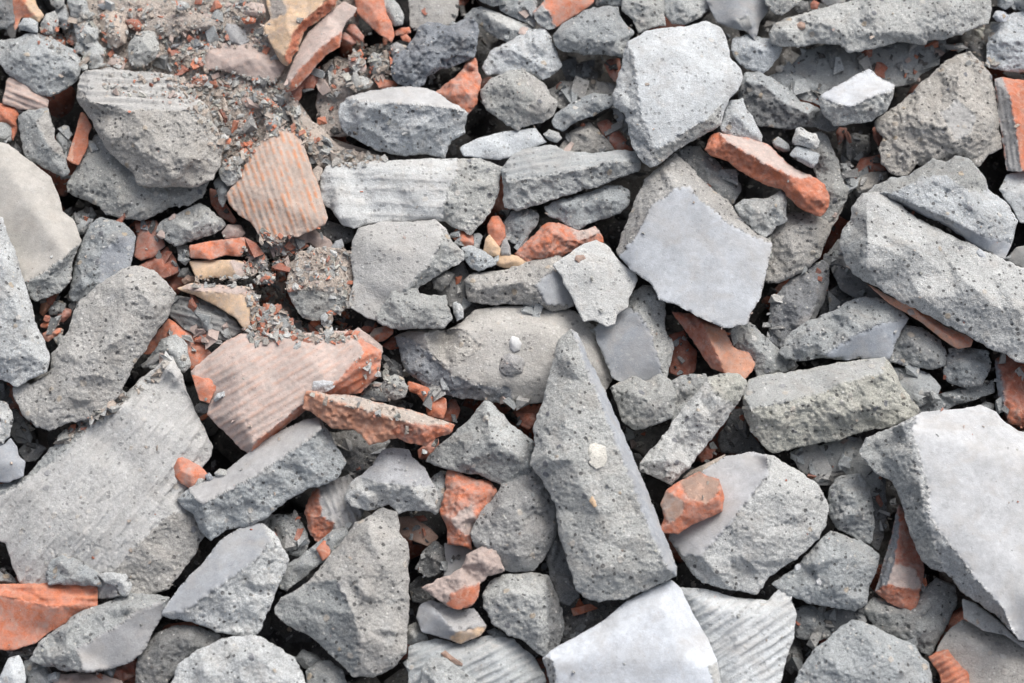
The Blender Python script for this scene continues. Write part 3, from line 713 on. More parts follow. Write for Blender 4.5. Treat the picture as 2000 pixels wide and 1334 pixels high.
K(ST, 'pale flat stone on the dust heap right of the rock ridge', 34, 'G1', '340,8 352,0 368,6 366,18 350,22', T=10)
# ------------------------------------------------------------ top right
K(BB, 'long red brick block with a dusty top, upper right of centre', 64, 'O2', '1374,292 1388,266 1404,258 1450,268 1500,281 1545,325 1590,345 1612,360 1621,385 1616,405 1604,425 1570,411 1545,392 1530,372 1496,361 1470,350 1446,335 1420,315 1386,302',
  '1560,372,30 1600,390,24', 'P1:1404,258 1450,268 1500,281 1545,325 1590,345 1555,348,28 1510,328,32 1460,300,32 1420,276,28', T=42, amp=.9)
K(ST, 'upper of two white mortar crumbs above the red brick block', 84, 'G2', '1546,275 1556,250 1566,248 1580,258 1594,260 1602,276 1594,292 1570,286 1548,282', '1560,262,14 1585,275,14', T=22)
K(ST, 'lower of two white mortar crumbs above the red brick block', 78, 'G2', '1540,302 1556,285 1580,290 1602,302 1598,318 1586,328 1560,316', T=22)
K(PB, 'grey chip left of the two white mortar crumbs', 50, 'B2', '1506,276 1520,266 1542,282 1544,294 1530,298 1512,290')
K(CH, 'upright grey lump right of the long red brick block', 14, 'B2', '1572,262 1600,256 1618,266 1626,290 1640,318 1646,350 1660,370 1652,396 1622,432 1590,436 1588,385 1600,360 1582,322', '1610,300,24 1630,370,26')
K(CH, 'large warm grey boulder below the long red brick block', 8, 'C2', '1486,440 1520,420 1570,412 1600,408 1640,376 1650,400 1628,440 1602,500 1562,536 1522,553 1495,551 1482,500', '1540,450,30 1590,440,32 1550,510,24')
K(ST, 'speckled stone with dark flecks tucked below the long red brick block', 50, 'A3', '1434,402 1450,388 1500,386 1524,372 1535,376 1536,430 1514,442 1508,456 1494,464 1466,450 1448,430', '1470,410,20 1515,400,22')
K(ST, 'small pale stone below the speckled stone', 40, 'H2', '1494,466 1506,462 1509,500 1498,510 1488,494', T=18)
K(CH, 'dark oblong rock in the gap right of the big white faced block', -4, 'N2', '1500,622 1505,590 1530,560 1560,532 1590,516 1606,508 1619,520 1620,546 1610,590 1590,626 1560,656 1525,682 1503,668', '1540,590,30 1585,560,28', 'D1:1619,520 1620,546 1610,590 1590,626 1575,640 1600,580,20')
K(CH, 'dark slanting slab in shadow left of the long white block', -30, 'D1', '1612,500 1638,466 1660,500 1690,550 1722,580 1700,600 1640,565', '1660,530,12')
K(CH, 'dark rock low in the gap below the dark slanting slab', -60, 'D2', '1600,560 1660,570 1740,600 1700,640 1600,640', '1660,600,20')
big = K(CH, 'long white grey block reaching the right edge with pores all over', 80, 'G2', '1638,478 1645,446 1660,430 1665,400 1686,377 1716,375 1760,400 1790,425 1822,440 1880,470 1905,480 1950,500 2000,525 2050,545 2050,735 1990,708 1960,691 1930,680 1890,656 1850,636 1800,610 1760,590 1720,566 1690,551 1665,535 1650,512',
  '1710,395,40 1692,420,50 1694,470,52 1690,525,36 1780,480,50 1900,560,50 1800,580,26 1990,600,46', 'A2:1638,478 1645,446 1660,430 1665,400 1686,377 1692,420 1694,470 1690,525 1665,535 1650,512', T=90, crack=.6, amp=.7)
if big: K('white_chip', 'white chip lying against the block', None, 'X1', '1906,492 1912,484 1920,490 1926,502 1922,508 1912,502', parent=big, T=6)
K(BS, 'thin pink and cream brick strip under the long white block', 48, 'K1', '1690,552 1740,580 1790,600 1850,640 1888,655 1901,664 1896,677 1870,682 1840,662 1795,626 1770,612 1735,592', '1790,612,10', 'O1:1780,596 1790,600 1850,640 1888,655 1901,664 1896,677 1860,660,12 1820,634,12', T=24)
K(PB, 'brown pebble on the thin brick strip', None, 'P2', '1771,606 1780,600 1789,606 1787,616 1775,616')
K(CH, 'pale block with a smooth dark lower edge above the long white block', 64, 'G2', '1690,378 1710,360 1742,346 1770,345 1800,326 1822,308 1850,315 1866,304 1896,311 1925,346 1932,372 1970,400 1990,432 1976,476 1962,506 1940,497 1900,480 1850,442 1800,420 1760,398 1726,386',
  '1780,362,40 1860,400,40 1940,425,34', 'L0:1726,386 1738,380,34 1800,404,38 1860,432,38 1920,458,34 1974,474,24 1962,506 1940,497 1900,480 1850,442 1800,420 1760,398;B2:1690,378 1710,360 1742,346 1770,345 1800,326 1822,308 1850,315 1866,304 1896,311 1925,346 1932,372 1890,372,30 1850,344,34 1800,345,38 1750,372,38', T=60)
K(CH, 'light block with yellowish flecks at the right edge', 20, 'G1', '1950,372 1966,341 2000,333 2050,333 2050,460 1992,436 1974,402', '2010,380,20')
K(CH, 'smooth dark slab at the right edge above the long white block', 4, 'D0', '1964,508 1985,482 2050,455 2050,550 2000,526', '2010,500,10')
K(CH, 'big crumbly boulder in the upper right with a smooth pale patch', 32, 'C3', '1706,240 1735,216 1770,190 1800,160 1840,126 1870,106 1896,98 1912,116 1936,145 1946,180 1950,220 1952,250 1957,290 1930,302 1914,326 1870,312 1835,330 1790,322 1770,346 1742,341 1722,320 1714,290 1726,270 1710,256',
  '1790,225,44 1870,160,46 1890,250,40 1780,290,26 1840,290,24', 'C1:1836,222 1870,196,46 1908,226 1895,262 1868,276', amp=1.1)
K(CH, 'long block along the top edge at the right with a ragged underside', 56, 'A2', '1500,64 1515,46 1550,30 1620,12 1680,-5 1720,-30 1940,-30 1938,12 1931,45 1900,56 1880,68 1850,76 1815,80 1808,88 1780,85 1750,82 1712,96 1680,98 1655,104 1640,86 1600,85 1560,92 1520,92 1505,82',
  '1530,60,30 1600,44,36 1700,30,40 1850,10,40 1780,66,20', T=70)
K(PB, 'round brown pebble stuck in the left end of the long top block', None, 'M2', '1556,48 1563,41 1573,44 1574,54 1566,60 1557,56')
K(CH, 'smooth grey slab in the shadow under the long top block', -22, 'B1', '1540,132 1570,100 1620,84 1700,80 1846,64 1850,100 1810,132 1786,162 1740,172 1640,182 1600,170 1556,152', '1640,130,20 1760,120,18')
K(CH, 'dull grey ledge left of the small white topped block', -16, 'B2', '1500,150 1536,135 1570,150 1620,170 1610,210 1560,190 1510,165', '1560,168,14')
K(CH, 'small white topped block in the upper right', 74, 'A2', '1601,188 1624,172 1650,160 1672,146 1696,133 1725,155 1748,166 1745,186 1735,215 1700,238 1666,243 1630,246 1606,222 1600,206', '1640,225,16 1710,215,18',
  'X0:1601,188 1624,172 1650,160 1672,146 1696,133 1725,155 1748,166 1738,178,28 1690,194,34 1668,210,34 1632,203,30', T=46)
K(CH, 'dark rough wedge left of the small white topped block', 22, 'D3', '1440,190 1443,165 1452,142 1480,139 1505,150 1540,175 1560,195 1600,210 1642,246 1620,258 1590,248 1540,252 1500,249 1465,241 1450,206', '1500,215,14 1560,232,14',
  'A2:1443,165 1452,142 1480,139 1505,150 1540,175 1560,195 1600,210 1580,222,26 1530,200,30 1495,168,32 1460,160,28')
K(CH, 'pale upright stone just right of the lower large light plate', 56, 'G2', '1408,258 1412,230 1426,196 1450,190 1459,215 1476,240 1490,266 1488,278 1440,270', '1440,225,20 1460,255,14', T=30)
K(CH, 'rounded light stone right of the large light plate top', 22, 'G2', '1427,98 1430,76 1455,65 1480,70 1510,74 1529,90 1520,112 1502,135 1490,144 1460,136 1438,120', '1470,90,26 1500,100,24 1480,120,12')
K(CH, 'smooth blue grey faceted block at the top edge', 34, 'L0', '1378,2 1396,-25 1500,-25 1502,20 1486,42 1474,82 1458,62 1430,56 1400,44', '1440,0,24 1450,40,14 1480,20,8', 'A0:1438,40 1462,30,20 1470,52,12 1456,66')
K(CH, 'grey lump at the top edge right of the blue grey faceted block', 70, 'A2', '1490,-25 1568,-25 1562,6 1530,29 1510,26 1495,6', '1530,0,14')
K(BS, 'red brick chip at the top edge above the long top block', 24, 'R1', '1582,8 1590,0 1602,6 1596,18 1584,18')
K(ST, 'dark stone at the top edge beside the red chip', 20, 'D2', '1552,18 1560,0 1580,2 1580,18 1560,26')
K(ST, 'purplish stone at the top edge above the long top block', 26, 'V1', '1596,-12 1660,-12 1650,6 1620,12 1604,4')
K(CH, 'rounded grey stone at the top edge above the large light plate', 18, 'A2', '1290,-25 1370,-25 1384,20 1366,36 1340,50 1310,46 1294,26', '1330,5,22 1355,25,10')
K(CH, 'blocky grey stone at the top edge above the left of the large light plate', 28, 'A2', '1212,-25 1286,-25 1298,20 1301,50 1270,55 1246,66 1236,40 1215,20', '1260,10,22')
K(ST, 'grey stone at the top edge between the orange brick and the blocky stone', 12, 'B2', '1160,-20 1216,-20 1218,12 1190,12 1164,14')
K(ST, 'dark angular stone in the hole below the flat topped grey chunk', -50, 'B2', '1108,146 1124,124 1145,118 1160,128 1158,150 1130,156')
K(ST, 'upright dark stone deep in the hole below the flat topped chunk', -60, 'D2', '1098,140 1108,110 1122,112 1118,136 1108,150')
K(BS, 'dark red brick lump peeping out left of the large light plate', -12, 'R2', '1180,128 1188,115 1212,114 1212,158 1200,160 1190,148', '1198,135,12')
K(CH, 'dull slab in shadow between the warm sided lump and the large light plate', -34, 'C2', '1068,176 1100,158 1160,156 1206,164 1202,192 1150,192 1100,218 1084,204', '1130,175,12')
K(CH, 'tall light stone at the right edge near the top', 14, 'G2', '1926,90 1932,70 1946,48 1976,24 2050,10 2050,150 1990,142 1950,137 1928,130', '1960,80,24 2010,80,30')
K(PB, 'white pebble at the top right between the top block and the right edge stone', 44, 'X2', '1937,32 1944,21 1958,22 1971,30 1964,44 1948,42', T=16)
K(ST, 'rounded grey stone at the top right corner edge', 18, 'A2', '1942,-12 1978,-12 1980,8 1964,20 1948,12')
K(ST, 'grey stone in the top right corner', 10, 'B2', '1980,-14 2040,-14 2040,14 1992,22 1976,10')
K(ST, 'small grey stone beneath the white pebble at top right', 16, 'B2', '1934,44 1950,42 1956,56 1944,62 1932,56')
K(PB, 'white chip on the grooved brick at the right edge', None, 'X1', '1956,142 1980,138 1995,146 2010,152 1996,160 1970,152', T=12)
K(BB, 'upright grooved brick at the right edge, half grey and half orange', 34, 'O1', '1942,155 1956,150 1980,155 2050,168 2050,340 1965,334 1960,290 1955,262 1948,208', '1990,220,24 2020,250,10',
  'V1g:1942,155 1956,150 1972,185,30 1985,260,30 1996,336,26 1965,334 1960,290 1955,262 1948,208', gr=(82, 10, 1.6), T=60)
K(ST, 'yellowish mossy pebble under the right end of the long top block', 4, 'H2', '1860,96 1866,85 1880,84 1884,96 1872,104')
K(ST, 'dull stone in the gap right of the yellowish pebble', -30, 'D2', '1884,84 1905,70 1926,80 1928,120 1905,118 1888,104')
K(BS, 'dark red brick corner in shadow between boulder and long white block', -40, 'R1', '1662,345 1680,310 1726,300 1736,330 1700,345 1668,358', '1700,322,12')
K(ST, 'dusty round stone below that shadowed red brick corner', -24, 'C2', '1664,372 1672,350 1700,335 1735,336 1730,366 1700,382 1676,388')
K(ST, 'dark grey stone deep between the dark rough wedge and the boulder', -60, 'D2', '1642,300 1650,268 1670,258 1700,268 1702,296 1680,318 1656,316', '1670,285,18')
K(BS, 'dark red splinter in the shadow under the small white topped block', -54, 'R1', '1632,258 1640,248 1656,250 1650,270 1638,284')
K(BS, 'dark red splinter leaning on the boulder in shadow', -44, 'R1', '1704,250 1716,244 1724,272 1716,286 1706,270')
K(ST, 'grey stone behind the upright lump and left of the shadowed brick', -10, 'A2', '1640,318 1655,318 1668,340 1668,360 1655,370 1646,345')

# ------------------------------------------------------------ upper left
K(CH, 'broad rounded boulder at the upper left edge with a dark underside', 24, 'A2', '-30,85 30,76 60,62 110,78 140,94 158,116 160,135 155,152 135,170 100,191 70,181 50,165 20,150 4,128 -30,112',
  '50,110,34 100,105,36 135,135,28 90,160,16 40,140,18', T=60)
K(BS, 'left one of two small bricks on the upper left boulder', None, 'O1', '101,84 110,66 118,65 130,78 128,89 112,88')
K(BS, 'right one of two small bricks on the upper left boulder', None, 'R1', '132,86 134,70 140,67 145,80 143,89')
K(ST, 'small round stone right of the two small bricks', 20, 'B2', '141,98 148,88 160,86 166,96 162,106 148,106')
K(PB, 'small grey pebble at the corner of the ribbed chunk near the left boulder', 26, 'A2', '153,128 162,120 172,126 172,136 160,138')
K(BB, 'pale pink grooved brick below the left boulder', 18, 'P1g', '10,172 14,155 24,150 45,158 62,172 80,182 96,196 92,216 60,216 40,214 5,202', '40,180,12 70,198,12', gr=(22, 11, 3.), T=40)
K(BB, 'rough red brick lumps at the left edge under the grooved brick', 8, 'O2', '-25,200 6,203 38,214 36,226 30,236 34,250 26,276 16,242 -25,238', '12,218,12 20,240,10', amp=1.3)
K(CH, 'leaning dusty grey stone between the grooved brick and the orange sliver', 24, 'B2', '34,228 50,214 95,210 99,228 105,252 107,270 120,286 128,312 137,336 125,346 108,340 70,321 50,308 43,285 38,252', '70,240,24 85,290,24 115,325,12', 'C2:95,210 99,228 105,252 107,270 120,286 128,312 100,290,26 75,235,26')
K(BS, 'smooth folded orange brick sliver standing in the gap at upper left', 26, 'O0', '130,312 138,285 146,262 158,217 168,224 180,248 172,264 173,284 160,310 154,323 142,320', '', 'K0:130,312 138,285 146,262 158,217 163,226,16 150,270,16 138,315,12', T=18)
K(ST, 'small dark stone between the leaning stone and the orange sliver', -10, 'B2', '108,268 118,255 132,262 140,280 132,305 120,306 112,285')
K(ST, 'grey stone at the left edge below the rough red lumps', 6, 'B2', '-20,238 14,236 24,250 22,276 8,280 -20,270')
K(ST, 'dark stone in the gap left of the leaning stone', -16, 'D2', '16,286 30,276 42,292 42,304 28,300')
ribbed = K(CH, 'big chunk with finely ribbed top face and cracked front, upper left', 62, 'C2', '148,192 152,170 156,148 166,138 215,132 260,138 310,141 350,150 373,170 386,190 405,206 412,228 426,256 436,290 430,325 416,350 380,366 330,366 270,363 258,336 245,325 215,301 195,270 180,240 165,216',
  '210,262,32 290,300,50 380,310,46 340,345,34 400,240,40', 'C1g:152,170 156,148 166,138 215,132 260,138 310,141 350,150 373,170 386,190 405,206 390,214,40 320,216,50 245,214,50 175,198,42', gr=(2, 13, 6.5), T=90, crack=1.2)
K(CH, 'dark grey boulder under the big ribbed chunk', 12, 'B2', '127,358 145,336 160,300 185,262 240,260 430,300 410,350 396,386 370,400 330,406 285,431 240,426 206,421 195,402 160,391 132,376', '160,360,22 210,340,28 230,395,24 330,385,24 280,410,16', T=70)
K(ST, 'round crumbly stone right of the big ribbed chunk', 46, 'A2', '426,332 440,308 460,312 471,335 466,355 447,364 431,352', '450,332,20', T=30)
K(BS, 'slanting red brick splinter beside the round crumbly stone', 30, 'O1', '456,316 474,286 492,272 492,294 480,312 470,324', '478,300,10')
K(PB, 'small red brick chip above the round crumbly stone', 36, 'O1', '434,272 442,266 452,272 448,282 436,282')
K(BB, 'orange brick crumb at the right shoulder of the big ribbed chunk', 60, 'O1', '371,162 380,148 402,145 407,154 398,166 385,172', '388,155,10')
K(ST, 'slim grey stone hanging between the dark boulder and the ribbed orange brick', 20, 'B2', '416,356 424,346 448,350 452,368 442,392 436,407 428,395 424,376')
K(BB, 'dark red brick in shadow left of the ribbed orange brick', -24, 'R1', '408,366 424,372 446,404 462,430 458,438 430,424 412,400', '432,400,14')
ribo = K(BB, 'orange brick with worn vertical ribs left of the pale ribbed block', 42, 'Qg', '441,382 456,360 470,338 490,300 520,266 540,258 560,251 581,258 596,290 610,330 626,376 641,426 636,438 610,450 596,455 580,463 565,458 546,479 530,475 510,466 490,436 466,420 450,402',
  '480,370,20 540,300,22 560,400,22 600,420,16', gr=(71, 12.5, 1.6), T=26)
K(SL, 'dust covered ledge running down to the right of the ribbed orange brick', 4, 'S1', '540,150 562,168 592,225 622,245 662,285 702,298 760,306 740,326 640,326 622,326 602,292 584,262 566,225', '600,270,14 650,305,12', amp=.8)
K(BB, 'curved dusty brick shell below the ribbed orange brick', 2, 'P1', '515,478 560,462 600,450 612,446 645,468 654,482 640,492 618,484 600,472 590,485 560,497 530,492', '540,482,12 580,470,12 620,464,14')
K(ST, 'dark stone in the gap below the pale ribbed block left corner', -20, 'D2', '620,452 640,430 668,440 690,448 690,470 668,480 640,468', '660,455,14')
K(ST, 'small smooth bluish stone left of the dusty flat slab', 14, 'L1', '642,488 656,470 668,466 673,482 662,494')
K(SL, 'large smooth brownish slab at the left edge with a rough lower rim', 40, 'C0', '-30,255 15,280 60,315 100,346 116,386 123,412 146,431 159,470 150,490 142,510 140,546 120,570 66,590 40,560 20,500 -30,440', '60,400,30 20,330,26',
  'B2:159,470 150,490 142,510 140,546 120,570 66,590 48,552,22 90,530,30 130,498,32', T=60)
K(CH, 'tall bluish grey boulder at the left edge with small pores', 78, 'G2', '-30,400 8,426 13,450 30,490 46,546 62,590 70,632 86,662 96,700 92,726 60,741 30,756 0,742 -30,728', '10,520,36 40,620,40 20,700,34 60,690,28', T=80, amp=.9)
K(CH, 'grey stone with a smooth blue flank left of the long warm block', 20, 'B2', '132,572 142,545 145,512 160,472 175,440 196,423 220,428 246,440 265,462 262,490 252,530 212,562 186,582 165,592 140,590', '200,450,30 180,500,32 160,550,26',
  'L1:198,492,30 232,462,30 265,462 262,490 252,530 212,562 192,560,16')
K(CH, 'long warm grey block with a trough down its middle, left of centre', 62, 'C2', '28,782 24,756 60,745 96,730 100,690 130,650 150,592 186,560 230,530 256,520 276,518 310,535 344,572 340,592 325,622 300,660 280,692 262,712 240,760 216,796 190,816 140,826 96,841 70,836 48,815',
  '240,560,44 200,600,26 160,660,24 270,560,46 230,650,46 180,730,44 120,760,30 100,800,20 300,600,34 130,690,28', T=90)
K(CH, 'rough grey stone below the dark boulder left of the ribbed orange brick', 8, 'A2', '302,450 316,430 345,418 390,394 406,405 436,430 441,442 420,456 380,471 340,483 322,470', '350,440,26 400,430,26 345,465,10')
K(BB, 'dusky red brick left of the rough grey stone', -16, 'R0', '263,434 306,430 316,460 323,480 300,502 275,510 261,500 268,462', '290,455,16 300,490,10')
K(BB, 'dusky red brick with grey dust below its neighbour', -22, 'R1', '256,528 300,502 326,480 346,510 350,532 318,548 290,534', '310,515,14')
K(BS, 'very dark red brick deep below the buff shards', -60, 'R1', '310,560 345,528 372,540 350,575 330,580')
K(BS, 'flat red brick strip uppermost of the three stacked brick pieces left of centre', 30, 'O1', '369,480 400,472 440,468 478,463 481,485 470,502 440,498 410,508 371,504', '390,488,10 450,480,12', T=20)
K(BS, 'buff and pink brick strip in the middle of the three stacked pieces', 20, 'Y0', '369,510 420,508 460,508 495,515 505,532 465,546 420,542 384,548', '420,525,10', 'P1:450,508 495,515 505,532 465,546 458,528,10', T=18)
K(BS, 'hollow buff shard with a dusty pink rim, lowest of the three stacked pieces', 24, 'Y0', '343,563 370,553 440,558 490,560 502,578 506,602 500,642 476,642 460,622 420,596 380,577', '460,590,6', 'P1:343,563 370,553 440,558 490,560 500,570 440,572,14 390,568,12', T=18)
K(ST, 'dusty pinkish stone under the ribbed orange brick left corner', 8, 'P1', '432,455 445,438 470,440 480,455 470,468 440,468')
K(ST, 'grey stone right of the flat red brick strip', 10, 'A2', '480,478 496,474 508,486 504,500 486,500')
K(CH, 'dark wedge with a grooved side below the hollow buff shard', -2, 'D1g', '324,612 345,577 396,585 430,600 460,626 472,648 440,667 400,662 360,642', '370,600,20 430,630,18', gr=(14, 13, 3.0), T=50)
K(BB, 'tilted red brick between the long warm block and the grooved brick block', -6, 'O1', '277,692 300,656 330,621 350,634 372,650 416,692 395,712 375,724 350,702 310,694', '335,640,18 370,690,12')
K(CH, 'crumbly grey lump on the tilted red brick', 14, 'A3', '279,716 300,686 315,662 345,654 366,670 373,715 360,730 330,708 300,722', '330,680,22 350,700,16')
# ------------------------------------------------------------ lower left
slab1 = K(SL, 'huge dusty slab with a wave marked face in the lower left', 30, 'C1g', '-30,985 50,930 100,874 130,852 170,822 216,786 250,765 270,742 300,722 322,700 336,690 346,712 356,732 370,776 386,812 400,836 416,872 412,892 396,915 380,950 370,985 385,1010 410,1022 402,1042 382,1082 350,1126 330,1152 290,1165 200,1170 100,1165 40,1140 25,1110 10,1060 -30,1020',
  '60,960,24 150,895,32 260,800,36 330,720,30 360,870,30 300,950,36 150,1040,36 60,1080,22 220,1130,24', 'C2:385,1010 410,1022 402,1042 382,1082 350,1126 330,1152 290,1165 230,1165 220,1120,22 270,1060,34 340,1000,26;B2:-30,985 50,930 100,874 130,852 170,822 216,786 222,796 170,838,16 110,895,18 30,950,14 -30,1005', gr=(-52, 24, 4.2), T=70, crack=1)
K(BB, 'small orange brick piece lying on the huge dusty slab', None, 'O1', '330,882 345,886 366,896 392,910 406,926 396,944 376,958 355,946 340,930 332,914', '350,900,14 375,930,16', T=22)
K(PB, 'grey pebble right of the small orange brick piece', None, 'A2', '378,950 388,934 400,936 396,950 384,958')
K(CH, 'pale rough stone at the left edge above the blue one', 52, 'G2', '-30,768 10,784 20,800 26,818 20,850 8,868 -30,876', '5,820,18')
K(CH, 'smooth blue grey stone at the left edge', 48, 'L0', '-30,892 10,866 20,854 34,872 36,888 50,902 46,930 16,943 -30,936', '15,900,22 38,905,8')
K(ST, 'shadowed stone at the left edge below the tall bluish boulder', -20, 'D2', '-20,742 12,746 20,764 12,784 -20,775')
K(CH, 'shadowed round stone below the long warm block', -20, 'B1', '18,830 26,800 50,826 64,856 60,866 34,866 22,850', '40,845,14')
K(ST, 'dark flat stone between the huge slab and the blue grey stone', -20, 'D1', '34,880 50,864 76,866 92,876 70,900 50,903', '60,880,10')
K(CH, 'long block with smooth slate top and rough front, lower left of centre', 58, 'A2', '346,975 370,952 410,935 450,912 490,880 540,846 580,826 600,818 624,815 640,838 655,866 676,900 666,920 660,936 636,946 600,956 560,978 520,1012 480,1030 442,1036 410,1056 394,1040 380,1010 358,992',
  '400,1020,22 600,910,24 500,980,20', 'V0:370,952 410,935 450,912 490,880 540,846 580,826 600,818 624,815 628,836,28 606,858,36 560,890,40 480,942,40 400,984,34 378,972,24', T=70)
gb = K(BB, 'big dusty brick block with grooved top and orange side left of centre', 50, 'Pg', '371,726 400,700 440,666 470,651 540,650 600,650 660,646 690,645 710,665 748,685 745,706 740,736 705,766 660,778 600,800 560,832 500,880 488,889 470,876 440,846 404,811 410,780 385,762',
  '460,720,34 600,700,38 470,820,36 540,770,38', 'O1g:690,645 710,665 748,685 745,706 740,736 705,766 660,778 600,800 560,832 500,880 488,889 494,868,34 580,800,38 650,752,40 712,690,38', gr=(-31, 15, 2.1), T=70)
K(BS, 'winged red brick scrap lying on the grooved brick block', None, 'O1', '374,730 396,738 414,738 432,735 426,752 419,768 408,788 390,782 382,758', '400,752,8', T=14)
K(ST, 'upper pale pebble right of the winged red scrap', None, 'G2', '416,782 424,768 440,763 444,772 432,780 420,786')
K(ST, 'lower pale pebble under the winged red scrap', None, 'G2', '378,795 390,786 412,790 414,800 400,808 384,806')
K(PB, 'flat orange chip below the lower pale pebble', None, 'O1', '386,818 396,810 410,804 408,812 396,822')
shard = K(BS, 'long torn brick shard with dusty top and ragged cream and orange edge', 98, 'K2', '590,800 594,780 598,762 640,768 700,775 760,790 820,805 860,820 889,829 884,846 850,856 832,873 800,866 776,856 750,862 722,871 706,850 690,838 650,839 630,822 614,808',
  '660,815,14 740,845,10 820,850,12', 'S1:598,762 640,768 700,775 760,790 820,805 860,820 889,829 850,832,20 800,826,24 740,808,26 680,792,26 630,775,22;O2:889,829 884,846 850,856 832,873 800,866 776,856 764,838,16 800,828,22 850,832,20', T=20, amp=1.3)
K(ST, 'white stone on the left end of the torn brick shard', None, 'X2', '608,760 612,744 630,742 652,746 655,756 640,766 618,768', '630,752,12', T=16)
K(ST, 'pale crumb on the right part of the torn brick shard', None, 'G2', '758,792 766,777 785,780 808,790 800,800 778,800', '', T=12)
K(PB, 'small white crumb right of the shard and below the round stone', None, 'X2', '726,768 734,762 746,770 740,778 728,776', T=10)
K(CH, 'dark rough stone in shadow below the torn brick shard', -12, 'D2', '640,842 700,842 764,862 742,892 722,922 690,930 662,916 655,880', '700,870,22 690,905,14')
K(CH, 'small three cornered chunk with a smooth tan top below the torn shard', 52, 'G2', '670,975 682,945 700,930 726,910 745,880 770,873 800,878 806,892 832,916 850,950 857,970 850,1001 810,996 776,1004 760,986 720,998 688,990',
  '720,970,22 820,975,24', 'V1:700,930 726,910 745,880 770,873 800,878 806,892 832,916 848,944 800,948,34 750,945,36', T=50)
K(BB, 'ribbed brick stub with a torn orange end below the smooth slate block', 8, 'V1g', '594,1002 604,972 620,946 650,935 682,926 700,950 712,1000 692,1032 650,1052 622,1062 604,1042', '660,980,26 650,1020,22', 'O2:594,1002 604,972 620,946 624,970,24 626,1010,26 650,1020,22 650,1052 622,1062 604,1042', gr=(70, 14, 4.0), T=50)
K(ST, 'round grey stone left of the ribbed brick stub', -4, 'B2', '503,1024 520,1006 550,1004 576,1002 595,1025 606,1060 592,1088 560,1084 530,1062', '560,1030,24 575,1060,16')
K(CH, 'narrow dark slab lying left of the large chunk, with an orange chip on it', 22, 'B2', '543,1132 554,1106 600,1075 650,1035 676,1030 684,1040 650,1086 620,1106 590,1131 560,1153 546,1150', '590,1100,18 640,1060,18', T=34)
K(BS, 'little orange chip on the narrow dark slab', None, 'O0', '617,1072 632,1055 638,1058 646,1076 644,1086 630,1096', '630,1074,8', T=10)
K(CH, 'large grey chunk with a straight groove line, bottom middle left', 54, 'C2', '534,1190 550,1166 600,1140 612,1122 640,1090 670,1055 695,1020 725,1005 748,990 776,1000 782,1040 798,1060 800,1090 797,1120 800,1180 796,1240 795,1276 770,1302 730,1324 690,1321 660,1291 630,1266 600,1240 560,1221 544,1206',
  '720,1040,40 655,1130,44 660,1160,34 770,1062,26 745,1100,48 690,1200,56 760,1230,34 620,1180,32 700,1280,24', 'B2:534,1190 550,1166 600,1140 655,1130 690,1200 700,1280 690,1321 660,1291 630,1266 600,1240 560,1221 544,1206', T=90)
K(CH, 'grey wedge with a smooth slate face in the lower left', 52, 'G2', '311,1200 330,1175 355,1140 400,1096 430,1055 470,1031 512,1021 536,1040 566,1090 560,1111 546,1141 535,1170 516,1215 505,1241 480,1243 430,1236 380,1216 330,1208',
  '480,1180,24 520,1120,22', 'L0:311,1200 330,1175 355,1140 400,1096 430,1055 470,1031 512,1021 530,1056,30 500,1096,36 430,1145,34 360,1194,16', T=60)
K(BB, 'big orange brick cut by the left edge near the bottom', 42, 'O0', '-30,1138 60,1140 120,1135 188,1137 192,1156 190,1186 150,1196 130,1216 96,1236 70,1256 24,1271 -30,1266', '40,1225,4', 'O1g:-30,1138 60,1140 120,1135 188,1137 192,1156 190,1186 110,1186,30 -30,1188,30', T=40, gr=(1, 19, 4))
K(CH, 'long lump with a smooth lavender flank at the lower left', 46, 'B2', '55,1292 75,1256 100,1236 136,1206 165,1190 200,1180 250,1158 300,1160 332,1165 320,1200 300,1230 285,1266 260,1291 220,1306 180,1316 120,1311 90,1300',
  '130,1230,26 120,1280,22 230,1190,26', 'V0:150,1268,26 230,1222,32 275,1188,32 318,1176,18 320,1200 300,1230 285,1266 260,1291 220,1306 165,1314', T=54)
K(ST, 'speckled stone above the big orange brick', 58, 'B2', '88,1122 100,1091 120,1084 160,1096 190,1118 200,1146 150,1143 94,1143', '130,1110,18 170,1130,12', T=30)
K(ST, 'curved pale crumb right of the speckled stone', 62, 'G2', '188,1122 220,1117 246,1122 258,1141 251,1164 238,1164 226,1146 204,1136', '225,1130,10 244,1142,10', T=18)
K(ST, 'dark stone under the curved pale crumb', 4, 'D2', '188,1140 225,1148 240,1160 240,1180 200,1186 190,1180')
K(CH, 'dark bumpy stone between lavender lump and bottom chunk', 32, 'D2', '264,1300 275,1270 300,1240 340,1221 382,1222 432,1241 412,1271 370,1292 330,1332 310,1352 262,1352', '320,1260,24 370,1250,24 300,1310,18')
K(CH, 'broad pale chunk at the bottom edge left of the large groove line chunk', 72, 'G2', '305,1362 345,1300 390,1266 440,1245 500,1240 546,1262 576,1286 595,1316 604,1362', '400,1310,28 500,1280,32 540,1330,24')
K(CH, 'grey stone at the bottom edge under the groove line chunk', 18, 'B2', '590,1362 598,1310 620,1290 645,1290 672,1312 700,1362', '640,1325,16')
K(ST, 'dark stone right of the broad pale bottom chunk', 6, 'B2', '576,1284 590,1268 618,1278 632,1292 610,1312 594,1306')
K(CH, 'pale stone at the bottom left corner', 34, 'G1', '-10,1362 0,1320 15,1286 38,1278 48,1300 54,1362', '25,1320,16')
K(ST, 'dark stone right of the pale corner stone', 10, 'B2', '44,1290 60,1288 90,1302 102,1320 96,1356 60,1356 52,1320', '75,1320,14')
K(BS, 'pink brick piece at the bottom edge left of the dark bumpy stone', 12, 'P1', '98,1362 104,1318 150,1314 200,1316 240,1330 262,1362', '160,1330,14')
